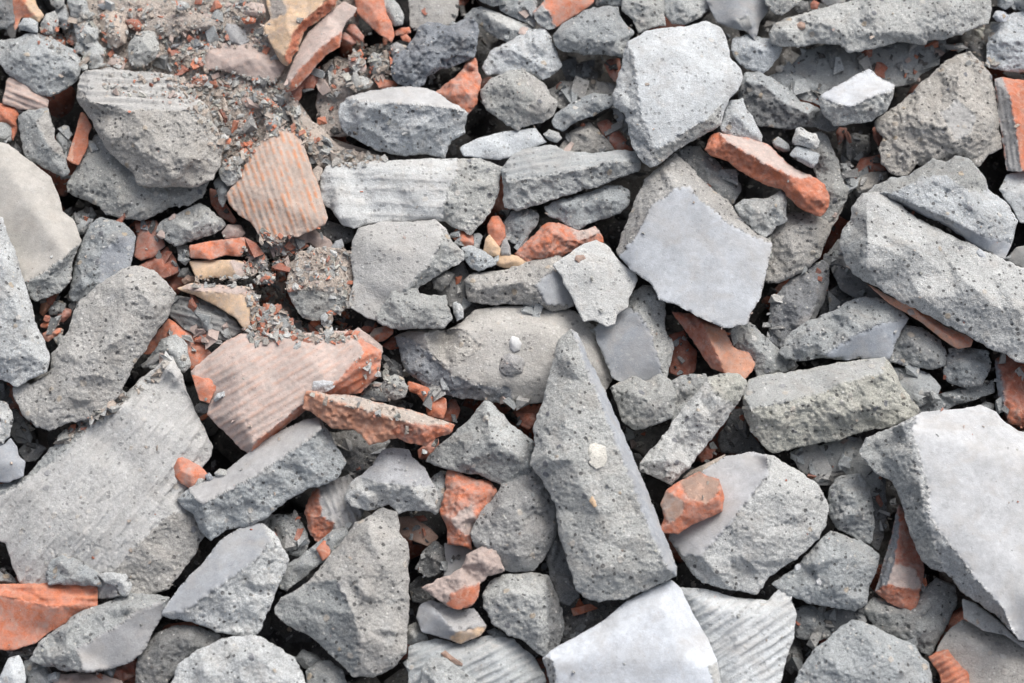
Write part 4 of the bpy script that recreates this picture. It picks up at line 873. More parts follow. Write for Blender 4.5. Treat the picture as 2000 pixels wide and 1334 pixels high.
K(BS, 'rust red brick in the gap under the lavender lump', -6, 'R1', '206,1308 240,1300 264,1284 264,1320 240,1332 210,1326')
K(ST, 'small dark stone under the big orange brick at the left', 10, 'D2', '10,1270 40,1268 70,1258 62,1280 36,1284 16,1282')
K(ST, 'shadowed stone in the gap at the left edge above the big orange brick', -6, 'B2', '-20,1114 8,1112 24,1124 40,1140 -20,1142')

# ------------------------------------------------------------ middle and lower middle
dusty = K(CH, 'wide dusty slab with a torn bluish lower edge in the middle of the picture', 4, 'C1', '771,656 800,645 870,645 900,630 926,606 970,597 1050,598 1122,606 1165,640 1186,690 1196,742 1180,772 1120,776 1060,786 1000,793 970,786 930,781 900,776 860,770 830,756 792,726 780,690',
  '840,670,28 950,640,42 1050,650,44 1130,680,34 960,740,36 880,720,34 1050,740,36', 'L3:771,656 780,690 792,726 830,756 860,770 900,776 930,781 970,786 1000,793 1000,760,24 930,752,30 880,735,30 840,690,30 800,660,14;C2:830,650 900,640 940,680,42 880,720,34 840,690,30', T=80)
K(PB, 'white chalky crumb on the wide dusty slab', None, 'X0', '994,668 1000,656 1012,658 1019,670 1016,684 1004,688 996,680', '', T=14)
K(ST, 'smooth grey lump sitting on the wide dusty slab', None, 'V2', '974,722 978,698 994,688 1016,692 1026,708 1020,728 1002,736 984,734', '1000,708,18', T=18)
giant = K(CH, 'long upright block right of centre with a pale round stone set in it', 104, 'A2', '1068,752 1080,702 1088,668 1100,652 1114,640 1130,650 1150,700 1180,760 1202,812 1240,900 1275,985 1300,1050 1322,1108 1322,1126 1290,1141 1250,1156 1220,1171 1170,1176 1140,1166 1124,1150 1110,1100 1090,1040 1085,992 1060,936 1042,920 1032,906 1045,870 1040,836 1055,800',
  '1110,700,44 1110,800,52 1120,900,54 1170,1000,52 1180,1110,44 1080,900,42', 'L0:1114,640 1130,650 1150,700 1180,760 1202,812 1240,900 1275,985 1300,1050 1322,1108 1322,1126 1304,1112,28 1268,1040,42 1232,940,46 1192,840,48 1150,736,46 1128,674,40', T=110, crack=.35, amp=.75)
if giant:
    K('inset_stone', 'pale round stone set in the block', None, 'I1', '1145,884 1152,868 1166,864 1182,872 1186,896 1180,912 1164,917 1150,906', '1165,890,4', parent=giant, T=10, amp=.7)
    K('inset_stone', 'orange pebble set in the block', None, 'Y1', '1150,978 1156,968 1164,978 1167,990 1160,992', parent=giant, T=8)
K(CH, 'pointed grey chunk below the wide dusty slab', 42, 'B2', '828,902 840,885 880,850 920,815 946,781 962,786 1000,830 1042,860 1048,900 1040,932 1000,952 976,946 940,931 870,916', '950,812,24 960,860,42 930,890,32 1010,890,34', 'A2:946,781 962,786 1000,830 1042,860 1048,900 1040,932 1010,890 960,860 950,812')
K(CH, 'warm grey chunk beside the lower left of the long upright block', 44, 'C2', '918,1042 930,1010 960,976 978,945 1012,925 1046,905 1072,940 1092,1000 1086,1050 1062,1092 1040,1116 1000,1118 958,1102 925,1062', '980,990,34 1040,970,36 1010,1060,34 960,1060,26', 'D1:918,1042 925,1062 958,1102 1000,1118 1040,1116 1062,1092 1010,1085,26 950,1066,22')
K(BB, 'dusty red brick standing between the pointed chunk and the large groove line chunk', 30, 'O2', '858,1000 868,960 872,930 876,912 895,920 930,936 956,938 974,956 950,990 926,1020 921,1050 922,1076 900,1066 874,1064 872,1030', '900,950,22 930,965,22 900,1020,22', 'P2:895,1000,20 921,985,20 930,1010 921,1050 900,1040,18 880,1020')
K(ST, 'grey stone partly hidden behind the three cornered chunk', 14, 'B2', '830,940 862,920 878,950 870,986 852,1006 826,992', '852,962,14')
K(CH, 'smooth purplish slab in shadow below the dusty red brick', -14, 'V0', '868,1060 922,1070 930,1104 900,1130 866,1132', '900,1095,8')
K(BB, 'brown tile like brick deep between the two brick pieces', -16, 'M0', '768,1010 806,1008 840,1032 858,1050 836,1068 806,1056 780,1044', '815,1030,14')
K(BS, 'thin dark orange sliver above the brown deep brick', -26, 'R1', '806,1008 828,1006 836,1016 815,1020')
K(ST, 'dark ball like stone below the brown deep brick', -14, 'D2', '810,1112 824,1080 850,1054 870,1070 874,1100 860,1120 834,1130', '845,1090,22')
K(ST, 'black grey stone low beside the groove line chunk', -60, 'D2', '798,1140 820,1124 850,1130 860,1160 840,1180 804,1176', '828,1150,18')
K(BB, 'pale pink torn brick with a curved orange underside, bottom middle', 64, 'P2', '824,1148 860,1129 900,1110 912,1082 936,1068 965,1062 976,1086 986,1116 950,1126 938,1140 934,1166 920,1184 896,1191 870,1183 848,1166',
  '900,1130,18 945,1095,18', 'O0:870,1183 896,1191 920,1184 934,1166 938,1140 905,1146,14 880,1160,12', T=26, amp=1.3)
K(BB, 'squared grey pink brick end with a buff tip under the torn brick', 34, 'V0', '813,1206 820,1181 840,1172 872,1180 896,1190 926,1188 952,1222 942,1240 900,1258 880,1251 850,1241 824,1236',
  '850,1192,22', 'V1g:840,1172 872,1180 896,1190 926,1188 952,1222 888,1234,28;Y0:952,1222 942,1240 900,1258 882,1251 888,1234,28', gr=(-22, 15, 1.0), T=50)
K(ST, 'grey stone left of the squared brick end', 6, 'B2', '788,1245 796,1222 812,1215 832,1236 838,1250 815,1258 796,1258')
K(SL, 'deeply ribbed slab at the bottom edge right of the groove line chunk', 14, 'Ag', '796,1262 850,1246 900,1258 950,1240 1000,1246 1042,1282 1066,1322 1070,1365 800,1365', '860,1280,22 960,1270,26 1010,1330,22', gr=(-27, 17, 4), T=60)
K(CH, 'blurred pale lump at the bottom edge on the ribbed slab', 48, 'A2', '815,1365 822,1310 840,1285 870,1284 900,1308 930,1328 944,1365', '860,1320,20')
K(BS, 'rust coloured twig of brick on the ribbed slab', None, 'M1', '860,1276 870,1270 884,1282 904,1296 902,1302 880,1294 868,1286', T=10)
K(CH, 'rounded grey stone left of the bright white bottom slab', 44, 'A2', '942,1162 955,1136 985,1121 1030,1118 1070,1122 1086,1155 1099,1190 1101,1226 1096,1256 1070,1286 1050,1276 1020,1250 990,1240 960,1216 945,1191', '1000,1160,34 1060,1170,34 1050,1240,24', 'D2:1070,1122 1086,1155 1099,1190 1101,1226 1096,1256 1070,1286 1072,1230,24 1064,1160,32')
K(ST, 'little dark stone between the rounded stone and the ribbed slab', 0, 'B2', '950,1232 966,1226 990,1242 985,1256 962,1252')
K(CH, 'dark narrow rock squeezed against the lower left side of the long upright block', 24, 'D2', '1058,1046 1085,1010 1102,1060 1122,1120 1132,1166 1112,1184 1090,1176 1074,1122', '1085,1060,18 1105,1130,16')
K(CH, 'dark slab in shadow under the foot of the long upright block', -6, 'D2', '1096,1208 1150,1163 1254,1150 1232,1195 1182,1212 1122,1264 1096,1252', '1150,1200,18')
white = K(SL, 'bright white slab with small dark stains at the bottom edge', 84, 'X0', '1058,1286 1076,1270 1130,1241 1180,1211 1222,1175 1270,1150 1312,1132 1332,1152 1352,1196 1382,1246 1402,1292 1424,1365 1085,1365 1068,1312', '1120,1290,26 1200,1240,28 1290,1180,28 1340,1290,28',
  'C2:1058,1286 1068,1312 1085,1365 1100,1365 1084,1310,18 1070,1282,14;A1:1402,1292 1424,1365 1395,1365 1384,1300,22', T=50)
K(SL, 'light slab with strong diagonal ribs right of the bright white slab', 42, 'Gg', '1322,1146 1380,1150 1432,1166 1500,1172 1522,1150 1546,1166 1556,1200 1550,1250 1532,1300 1504,1365 1400,1365 1388,1290 1350,1200', '1380,1180,22 1450,1200,28 1500,1200,26 1440,1300,26', gr=(-33, 17, 3.8), T=60)
K(CH, 'chunk with smooth grey top and speckled front under the vivid orange nugget', 56, 'G2', '1305,1050 1320,1015 1340,962 1370,921 1420,890 1470,882 1512,890 1560,920 1600,950 1619,985 1616,1020 1600,1050 1560,1090 1502,1126 1480,1161 1440,1156 1400,1146 1370,1139 1344,1110 1325,1080',
  '1540,960,44 1500,1050,42 1400,1120,24', 'V0:1305,1050 1320,1015 1340,962 1370,921 1420,890 1470,882 1500,888 1502,926,42 1460,980,46 1425,1025,44 1370,1085,34 1335,1088,14', T=80)
K(BB, 'vivid orange brick nugget with smooth brown faces right of the long upright block', 104, 'O1', '1287,1041 1297,1012 1290,985 1300,958 1325,940 1366,921 1382,930 1405,935 1415,965 1411,1000 1386,1011 1350,1026 1325,1043', '1360,990,22 1380,985,20',
  'M0:1325,940 1366,921 1382,930 1405,935 1404,960,20 1375,980,24 1345,975,26;M0:1290,985 1300,960 1312,965,20 1338,982,26 1334,1005,18 1306,1024,10 1295,1000,12', T=44, amp=.8)
K(CH, 'long leaning stone with a yellow speck, right of the long upright block', 62, 'G2', '1249,920 1248,905 1270,880 1300,845 1330,800 1360,765 1382,736 1420,727 1442,728 1458,745 1455,762 1440,790 1412,830 1380,870 1350,910 1310,949 1285,936', '1425,755,24 1370,810,30 1300,895,28', 'H2:1382,736 1420,727 1442,728 1458,745 1455,762 1440,790 1410,780,26 1390,765,26', T=50)
K(CH, 'crumbly dark stone behind the upper end of the long leaning stone', 34, 'B3', '1304,748 1330,731 1378,729 1388,745 1362,790 1335,826 1312,832 1306,792', '1340,760,18')
K(CH, 'heart shaped grey stone below the smooth faced grey chunk', 52, 'B2', '1190,756 1215,743 1240,734 1260,745 1290,729 1312,745 1323,776 1316,815 1290,826 1262,836 1240,841 1214,821 1204,790', '1235,765,26 1290,770,28 1260,805,24', T=50)
K(ST, 'very dark stone under the heart shaped stone', -40, 'D2', '1220,846 1262,834 1312,830 1296,850 1262,892 1236,876', '1260,856,14')
K(BB, 'dark red brick in shadow below the big white faced block', -24, 'R1', '1306,655 1336,644 1342,665 1362,686 1358,726 1335,740 1308,728', '1330,680,14 1345,700,10')
K(BB, 'peach and dark red brick wedge sticking out under the big white faced block', 28, 'R1', '1311,608 1350,612 1382,625 1416,645 1426,666 1440,683 1462,688 1475,710 1470,726 1452,743 1415,729 1390,720 1374,700 1354,666 1330,636', '1340,620,12',
  'K0:1372,630,26 1416,645 1426,666 1440,683 1462,688 1475,710 1470,726 1452,743 1418,729 1404,700,24 1392,672,28', T=50)
K(CH, 'grey stone right of the peach brick wedge', 10, 'B2', '1418,652 1440,632 1456,624 1476,635 1500,661 1530,690 1558,716 1530,730 1480,740 1470,712 1440,686 1426,668', '1465,665,24 1500,700,20')
# ------------------------------------------------------------ lower right
K(CH, 'broad chunk with a smooth slate blue triangle below the long white block', 36, 'B2', '1522,690 1530,666 1546,645 1570,630 1620,610 1660,586 1690,578 1722,582 1762,605 1775,620 1756,656 1736,703 1682,701 1650,703 1602,701 1560,706 1536,701', '1580,660,26 1660,620,32',
  'L0:1610,694,20 1668,655,28 1720,632,28 1775,620 1756,656 1736,703 1682,701 1650,703', T=50)
K(CH, 'blocky grey stone right of the slate blue triangle', 22, 'B2', '1733,706 1745,670 1766,634 1800,640 1836,664 1849,690 1846,716 1825,724 1780,716', '1780,665,24 1815,690,20')
K(CH, 'roundish grey stone left of the dark red brick at the right edge', 14, 'B2', '1842,728 1848,696 1862,684 1900,680 1930,685 1936,712 1928,736 1920,753 1882,760 1850,746', '1880,710,24')
K(BB, 'dark red weathered brick upright at the right edge', 2, 'R2', '1942,710 1946,698 1962,690 2000,704 2050,730 2050,870 1994,834 1968,826 1950,772', '1975,740,22 2000,780,18', 'O2:1962,782,18 1988,786,20 1994,810 1990,832 1968,826 1960,800;L0:1942,710 1946,698 1958,740,18 1966,790,14 1968,826 1950,772')
K(CH, 'smooth sided grey stone between the long rough block and the roundish stone', 8, 'B1', '1732,716 1790,720 1816,730 1838,756 1830,776 1795,798 1768,782 1745,750', '1790,745,18')
K(CH, 'low grey rock above the giant white slab', -6, 'B2', '1790,800 1830,772 1880,758 1940,742 1944,766 1902,782 1862,792 1830,812 1800,812', '1860,775,16')
K(ST, 'small grey rock in the gap by the dark red upright brick', -10, 'B2', '1900,800 1925,785 1942,790 1940,812 1915,812')
rough = K(CH, 'long rough block with a yellowish pitted front and a ledge along its top', 52, 'H3', '1450,800 1449,770 1462,740 1500,731 1580,720 1640,708 1700,700 1732,697 1746,722 1766,762 1800,802 1780,821 1740,833 1700,841 1655,852 1640,861 1600,866 1550,876 1510,886 1488,870 1464,840',
  '1520,820,34 1620,810,38 1720,800,36', 'B1:1449,770 1462,740 1500,731 1580,720 1640,708 1700,700 1732,697 1724,730,40 1640,748,44 1620,762,34 1540,784,36 1465,800,26', T=80)
K(CH, 'smooth brown grey block in shadow under the long rough block', -8, 'C1', '1540,884 1590,862 1622,885 1648,925 1622,948 1600,948 1562,918', '1595,895,16')
K(CH, 'second smooth shadowed block right of the brown grey one', -4, 'B1', '1598,872 1650,848 1682,860 1702,900 1722,932 1716,968 1700,972 1660,932 1622,922', '1660,885,20')
K(CH, 'craggy dark rock left of the giant white slab', 28, 'B3', '1616,1000 1618,952 1640,928 1682,925 1700,950 1708,1000 1706,1042 1700,1064 1670,1052 1630,1031', '1650,955,30 1680,1000,32 1650,1010,26', amp=1.2)
K(CH, 'dark column of rock behind the craggy rock', -6, 'D2', '1696,950 1730,928 1732,1000 1726,1052 1716,1074 1700,1068', '1712,1000,12')
K(CH, 'dark speckled stone with white grains below the craggy rock', 42, 'B2', '1507,1140 1560,1100 1600,1052 1622,1036 1682,1056 1719,1080 1716,1110 1700,1142 1692,1181 1670,1196 1640,1189 1600,1183 1560,1171 1530,1161', '1600,1100,34 1660,1090,36 1640,1150,26')
K(PB, 'white angular grain on the dark speckled stone, upper one', None, 'X1', '1552,1104 1560,1100 1567,1106 1564,1114 1554,1114', '1560,1107,1', T=8)
K(PB, 'white angular grain on the dark speckled stone, lower one', None, 'X1', '1594,1134 1602,1128 1607,1136 1602,1144 1595,1141', '1601,1136,1', T=8)
K(BB, 'three sided brick bar with a grey left face pointing into the dark gap', 22, 'R1', '1709,1156 1720,1120 1738,1055 1755,985 1772,1000 1786,1050 1802,1090 1806,1112 1800,1150 1790,1193 1766,1191 1735,1176', '1790,1110,12',
  'N1g:1709,1156 1720,1120 1738,1055 1755,985 1756,1040,18 1745,1100,22 1733,1140,22;O2:1709,1156 1733,1140,22 1762,1150,24 1798,1146 1790,1193 1766,1191 1735,1176;P1:1733,1140 1745,1100 1790,1110 1798,1146 1762,1150', gr=(-74, 12, 3.0), T=50)
K(CH, 'rounded rock under the three sided brick bar', 8, 'B2', '1686,1192 1705,1164 1740,1172 1790,1160 1830,1129 1866,1145 1869,1182 1850,1221 1830,1262 1815,1282 1780,1262 1745,1241 1708,1226', '1740,1200,22 1820,1170,30 1810,1230,24')
K(SL, 'giant white slab with a rough left flank filling the lower right edge', 94, 'W0', '1678,880 1690,855 1740,835 1800,805 1850,800 1880,798 1914,790 1946,805 1960,822 1990,842 2050,856 2050,1290 1990,1250 1950,1206 1905,1175 1880,1160 1850,1121 1820,1111 1800,1096 1776,1040 1760,980 1740,940 1710,925 1686,896',
  '1860,860,48 1950,900,48 1900,1050,52 1980,1150,44', 'B2:1678,880 1690,855 1740,835 1760,828 1768,850,40 1782,885,46 1798,950,46 1804,1010,40 1826,1060,34 1842,1116,6 1820,1111 1800,1096 1776,1040 1760,980 1740,940 1710,925 1686,896;G2:1760,828 1790,812 1780,840,46 1796,890,48 1812,950,50 1816,1010,48 1860,1070,46 1905,1130,42 1960,1190,40 1980,1240,10 1950,1206 1905,1175 1880,1160 1850,1121 1842,1116,6 1826,1060,34 1804,1010,40 1798,950,46 1782,885,46 1768,850,40', T=90)
K(CH, 'pale flange of concrete under the lower tip of the giant white slab', 64, 'A1', '1878,1168 1905,1178 1950,1212 1990,1252 2040,1282 2040,1296 1996,1264 1962,1240 1920,1232 1882,1208', '1920,1210,10', T=34)
K(CH, 'big dusty smooth boulder in the bottom right corner', 24, 'C1', '1820,1288 1836,1255 1852,1230 1880,1210 1930,1226 2050,1275 2050,1370 1880,1370 1850,1320', '1900,1250,30 1980,1300,34')
K(BB, 'ribbed orange brick end half under the corner boulder', 46, 'Og', '1812,1282 1830,1272 1850,1268 1872,1296 1890,1312 1914,1365 1858,1365 1834,1316', '1850,1290,14 1870,1325,14', gr=(-28, 13, 4.5), T=36)
K(CH, 'large pale grey chunk at the bottom edge right of the ribbed light slab', 62, 'A2', '1525,1370 1560,1311 1590,1266 1630,1236 1664,1210 1692,1215 1740,1240 1786,1261 1812,1292 1845,1370', '1620,1290,34 1700,1250,34 1760,1310,34', T=80)
K(ST, 'rough dark stone above the large pale grey bottom chunk', -4, 'B2', '1543,1190 1580,1180 1606,1190 1622,1226 1630,1242 1590,1252 1554,1246', '1585,1215,20')
K(ST, 'smooth dark stone right of the rough dark one', -2, 'D1', '1606,1196 1640,1184 1692,1190 1696,1212 1660,1222 1626,1236', '1650,1202,12')
K(ST, 'dark stone in the bottom gap between ribbed light slab and large pale chunk', -40, 'D2', '1540,1255 1560,1250 1570,1290 1545,1320 1530,1300')

# ------------------------------------------------------------ small things in the left gaps
K(BS, 'buff orange brick tip in the gap beneath the smooth brownish slab', -10, 'K1', '77,612 80,588 100,578 116,572 108,590 96,606 84,618')
K(ST, 'rounded crumb of mortar in the gap left of the long warm block', 2, 'B2', '94,606 102,590 116,585 130,592 128,608 112,614 98,616')
K(BS, 'rusty brick crumb beside the mortar crumb in the left gap', 0, 'R2', '112,614 126,600 142,602 138,618 124,630 110,628')
K(ST, 'dark little stone above the rusty brick crumb', 0, 'D2', '132,596 144,586 154,592 150,606 140,608')
K(BS, 'upper red brick strip at the left in the gap by the tall boulder', 4, 'O1', '78,634 96,624 112,628 112,636 90,642 80,640', T=14)
K(BS, 'lower red brick strip at the left in the gap by the tall boulder', 6, 'O1', '82,652 98,642 120,640 124,648 108,658 94,668 86,664', T=16)
K(ST, 'grey lump below the red brick strips in the left gap', 10, 'B2', '104,660 118,650 128,660 128,674 112,676')
K(PB, 'pale pebble above the red brick strips', 10, 'G2', '86,622 92,616 100,620 96,626 88,626')
K(ST, 'dark slaty stone in the gap between brownish slab and smooth flanked stone', -16, 'B1', '136,446 148,426 165,424 184,428 180,440 164,458 150,460')
K(ST, 'yellowish dark lump behind the smooth flanked stone', -30, 'B2', '135,425 155,412 180,405 190,420 176,432 150,436')
K(ST, 'crumbly dark foot of rubble under the smooth flanked stone', 0, 'D2', '130,582 140,560 160,575 172,590 160,600 150,592 134,588')
K(ST, 'grey stone between the flat red strip and the dusky bricks', -14, 'B2', '345,482 366,478 370,500 364,514 352,512')
K(ST, 'round dark pebble cluster below the buff strip', -10, 'D2', '346,540 356,524 368,522 374,534 364,545')
K(ST, 'dusty brown crumb left of the hollow buff shard', -4, 'M1', '354,548 366,536 382,540 378,552 360,556')
K(ST, 'grey pebble at the upper rim of the huge slab, largest of a row', 44, 'B2', '216,778 222,764 236,760 247,768 244,784 228,788', '', T=20)
K(ST, 'pale pebble in the row along the upper rim of the huge slab', 38, 'A2', '194,802 202,792 218,796 216,806 202,812')
K(PB, 'small pebble next to the pale one along the huge slab rim', 38, 'B2', '178,818 184,812 194,816 190,826 180,826')
K(BS, 'orange crumb in the row along the upper rim of the huge slab', 30, 'O1', '132,840 138,830 148,828 148,838 138,846')
K(ST, 'grey stone at the lower end of the row along the huge slab rim', 26, 'B1', '120,858 130,846 148,842 150,850 136,862')
K(ST, 'small grey stone left of the orange crumb by the slab rim', 30, 'L2', '150,826 158,818 168,824 164,836 154,836')

# ------------------------------------------------------------ crumb field left of centre
mound = K(CH, 'stone capped with fine brick and mortar crumbs left of the dusty flat slab', 26, 'S2', '559,560 568,512 584,490 610,484 650,482 688,492 691,530 686,568 680,600 664,612 640,625 610,628 590,622 574,600', '610,520,14 650,520,10 620,560,16 660,570,12', 'B2:559,570 600,568,15 650,572,16 676,575 680,600 664,612 640,625 610,628 590,622 574,600')
K(ST, 'smooth stone with a crumb covered top below the pale plates', 8, 'B1', '498,628 506,600 530,592 560,610 578,640 562,650 530,648 502,642', '535,615,16')
K(ST, 'white angular plate in the crumb field', None, 'G1', '512,588 524,572 540,568 548,578 536,592 522,600', T=12)
K(ST, 'round grey stone in the crumb field under the ribbed orange brick', 14, 'B2', '496,512 506,498 520,500 524,518 516,530 502,526')
K(ST, 'pair of fused grey lumps in the crumb field', 16, 'B2', '498,548 508,534 524,530 538,540 536,552 520,556 504,556')
K(BS, 'round red brick lump between the ribbed orange brick and the crumb capped stone', 6, 'O1', '534,518 545,506 560,510 562,526 552,534 538,528')
K(ST, 'slate chip below the crumb capped stone', None, 'L1', '562,630 572,624 586,632 593,648 584,654 570,644', T=12)
K(BS, 'orange ball like brick pebble on the grooved block edge', None, 'O1', '605,630 612,620 624,620 627,632 620,642 608,640', T=14)
K(ST, 'pale stone beside the orange ball like pebble', None, 'A2', '624,618 634,610 646,616 650,630 640,642 628,634', T=14)
K(BS, 'orange chip on the crumb slope right of the pale stone', None, 'O1', '660,610 668,606 684,614 682,622 670,622', T=8)
K(BS, 'longer orange chip lying on the crumb slope', None, 'O1', '654,628 662,626 680,632 678,637 664,636', T=8)
K(BS, 'tiny orange chip left on the crumb slope', None, 'O1', '636,610 646,605 660,608 656,616 642,616', T=8)
K(BS, 'orange splinters uppermost on the crumb capped stone', None, 'O1', '560,568 572,560 600,554 603,558 584,566 564,572', T=5)
K(PB, 'white pebble on the crumb capped stone', None, 'X1', '602,562 606,558 618,564 616,568 606,566', T=5)
K(ST, 'small white stone on the dusty edge of the grooved block', None, 'G2', '572,680 578,668 588,666 588,676 580,684', T=10)
K(BB, 'red brick wedge between dusty flat slab and wide dusty slab', 2, 'O1', '716,660 730,642 750,636 768,644 768,652 750,666 732,670', '745,652,12', 'S1:716,660 730,642 750,636 745,652')
K(BS, 'dark red brick in shadow below the red brick wedge', -26, 'R1', '745,676 762,660 776,655 782,680 760,684')
K(BS, 'dark red end of brick left of the red brick wedge', -10, 'R1', '704,642 716,630 738,634 728,648 714,652')
K(BB, 'rough brick corner behind the right end of the grooved block', 38, 'P2', '690,646 700,640 722,655 748,676 749,690 738,698 712,672', '722,668,8', T=20)
K(ST, 'dark lump in the gap right of the grooved block', -16, 'D2', '744,725 752,704 766,700 784,712 788,735 768,742 750,738', '766,720,14')
K(PB, 'yellowish pebble in the gap right of the grooved block', -4, 'H2', '744,728 752,718 760,724 758,738 748,740')
K(ST, 'round grey stone above the torn brick shard', 58, 'B2', '744,756 752,738 770,732 788,738 798,758 792,776 770,782 752,776', '772,752,20', T=26)
K(CH, 'dusty grey stone in the gap behind the torn brick shard', 10, 'B1', '706,770 730,745 752,748 760,786 730,782', '735,765,10')
K(BB, 'curved red hollow brick piece under the wide dusty slab', 6, 'O1', '796,744 812,748 832,754 852,770 872,778 872,800 866,820 834,812 830,788 815,770 798,764', '840,775,14 850,800,10 815,758,10')
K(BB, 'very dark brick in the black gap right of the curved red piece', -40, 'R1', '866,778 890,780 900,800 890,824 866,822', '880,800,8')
K(BB, 'dark red brick end under the torn shard right end', -20, 'R1', '815,880 840,860 858,856 856,880 838,900 818,896')
K(BB, 'tiny dark red brick in the gap between dusty slab and pointed chunk', -20, 'R2', '1008,806 1020,802 1046,806 1048,820 1034,840 1016,832', '1030,818,8')
K(ST, 'slate grey stone just right of the long smooth slate block lower edge', 66, 'A2', '418,925 428,915 440,918 448,926 436,936 424,934', T=12)
K(PB, 'small bluish stone at the foot of the small orange brick piece', 66, 'L2', '402,928 410,924 418,932 412,940 404,938', T=10)
K(BB, 'dark red brick deep in the gap above the speckled smooth topped chunk', -30, 'R1', '1362,890 1376,870 1400,872 1392,895 1370,904', '1380,885,8')
K(SL, 'buff dusty slab edge under the smooth grey topped chunk', 20, 'S1', '1330,935 1350,918 1400,895 1420,885 1400,910 1360,935', T=20)
K(CH, 'deep dark rock left of the long rough block', -44, 'D2', '1400,860 1430,800 1450,800 1470,850 1500,890 1450,885 1410,885', '1445,850,16')
K(ST, 'dark stone in the gap between wide dusty slab and thin light plate chunk', -40, 'D2', '900,620 905,590 930,585 950,600 930,612 908,634')
# ------------------------------------------------------------ the dust heap is stuff nobody could count
if heap is not None:
    heap.name = 'dust_heap'
    for kx in ('label', 'category', 'group'):
        if kx in heap: del heap[kx]
    heap['label'] = 'grey brown heap of dust and fine rubble in the upper left'
    heap['category'] = 'dust heap'
    heap['kind'] = 'stuff'
    TOPS.remove(heap)

# ------------------------------------------------------------ crumbs, gravel and hidden rubble
def crumb_arrays(pts, seed):
    """pts: (x, y, h, radius px, flatness) -> one mesh of small angular crumbs"""
    rng = np.random.RandomState(seed)
    box = np.array([(a, b, c) for a in (-1, 1) for b in (-1, 1) for c in (-1, 1)], float)
    F = np.array([(0, 1, 3), (0, 3, 2), (4, 6, 7), (4, 7, 5), (0, 4, 5), (0, 5, 1), (2, 3, 7), (2, 7, 6), (0, 2, 6), (0, 6, 4), (1, 5, 7), (1, 7, 3)])
    V = []; T = []; n = 0
    for (x, y, h, r, fl) in pts:
        q = box + rng.uniform(-.8, .8, (8, 3))
        q = q * np.array([rng.uniform(.7, 1.5), rng.uniform(.4, .85), fl * rng.uniform(.5, 1)])
        a = rng.uniform(0, 6.28, 3); 
        for ax, an in ((2, a[0]), (0, a[1] * .16), (2, a[2])):
            c, s = math.cos(an), math.sin(an); R = np.eye(3); i, j = [k for k in range(3) if k != ax]
            R[i, i] = c; R[i, j] = -s; R[j, i] = s; R[j, j] = c
            q = q @ R.T
        V.append(q * r + (x, y, h + r * fl * .45)); T.append(F + n); n += 8
    return np.concatenate(V), np.concatenate(T)
EXC = [parse(e) for e in ('404,104 420,92 492,92 535,114 552,128 540,152 500,152 430,132 402,130', '462,352 488,306 520,272 560,256 580,264 600,300 640,425 560,460 500,450 446,382',
                         '254,90 264,70 300,64 312,100 286,126 256,122', '440,48 462,50 486,80 470,88 448,82')]
def crumbs(name, label, cat, regions, pal, seed, rmin=1.6, rmax=6.5, clay=False, pw=4.6):
    rng = random.Random(seed); pts = []; cols = []
    for reg in regions:
        poly, n, scale = reg[:3]
        poly = parse(poly); xs = [p[0] for p in poly]; ys = [p[1] for p in poly]
        k = 0
        while k < n:
            x, y = rng.uniform(min(xs), max(xs)), rng.uniform(min(ys), max(ys))
            if not inside(np.array([[x, y]]), poly)[0]: continue
            k += 1
            if any(inside(np.array([[x, y]]), e)[0] for e in EXC): continue
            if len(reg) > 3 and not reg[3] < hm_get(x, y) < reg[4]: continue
            r = (rmin + (rmax - rmin) * rng.random() ** pw) * scale
            h = hm_get(x, y)
            pts.append((x, y, h, r, rng.uniform(.45, .9)))
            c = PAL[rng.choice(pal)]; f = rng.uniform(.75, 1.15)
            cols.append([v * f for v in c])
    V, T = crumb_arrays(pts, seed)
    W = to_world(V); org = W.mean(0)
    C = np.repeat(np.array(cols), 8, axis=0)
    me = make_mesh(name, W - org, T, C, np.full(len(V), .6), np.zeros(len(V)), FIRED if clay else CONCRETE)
    me.polygons.foreach_set("use_smooth", np.zeros(len(T), bool))
    o = bpy.data.objects.new(name, me); COL.objects.link(o); o.location = org
    blurb(o, label, cat, None, 'stuff')
    return o
HEAP = '185,0 512,0 528,50 520,90 560,165 590,240 640,300 560,300 500,320 440,340 410,250 330,150 200,135'
FIELD = '470,480 540,440 600,480 562,515 556,575 575,610 600,640 560,660 490,640 480,560'
gravel = [(HEAP, 3000, .5), ('330,60 520,60 520,170 420,300 330,160', 900, .62), ('410,160 560,160 600,260 640,310 520,320 440,340', 620, .68), (FIELD, 1100, .62), ('560,482 688,482 684,566 562,566', 420, .62), ('655,575 690,560 695,620 640,630', 90, .8),
          ('690,90 780,90 770,150 670,185 640,200 645,130', 260, .8), ('380,540 500,540 500,562 380,562', 160, .8), ('470,640 690,635 700,660 660,670 560,662 500,675', 420, .8),
          ('70,60 180,20 180,130 90,90', 140, 1.1), ('200,140 380,150 380,200 300,190 200,180', 160, .7), ('100,870 300,730 330,700 320,730 240,790 130,865', 160, 1.0),
          ('1880,60 1940,40 1950,150 1890,130', 50, 1.1), ('690,700 800,700 800,790 720,790', 70, 1.0), ('600,765 800,805 780,822 620,780', 50, .8),
          ('0,0 2000,0 2000,1334 0,1334', 60, .6), ('560,260 760,310 700,330 620,320', 200, .9), ('440,300 500,300 470,350', 40, 1.0), ('0,0 2000,0 2000,1334 0,1334', 900, .4, 0, 400)]
crumbs('gravel', 'grey mortar crumbs and grit scattered over the rubble', 'gravel', gravel, 'SSACGHSB', 5, rmin=1.3, rmax=9)
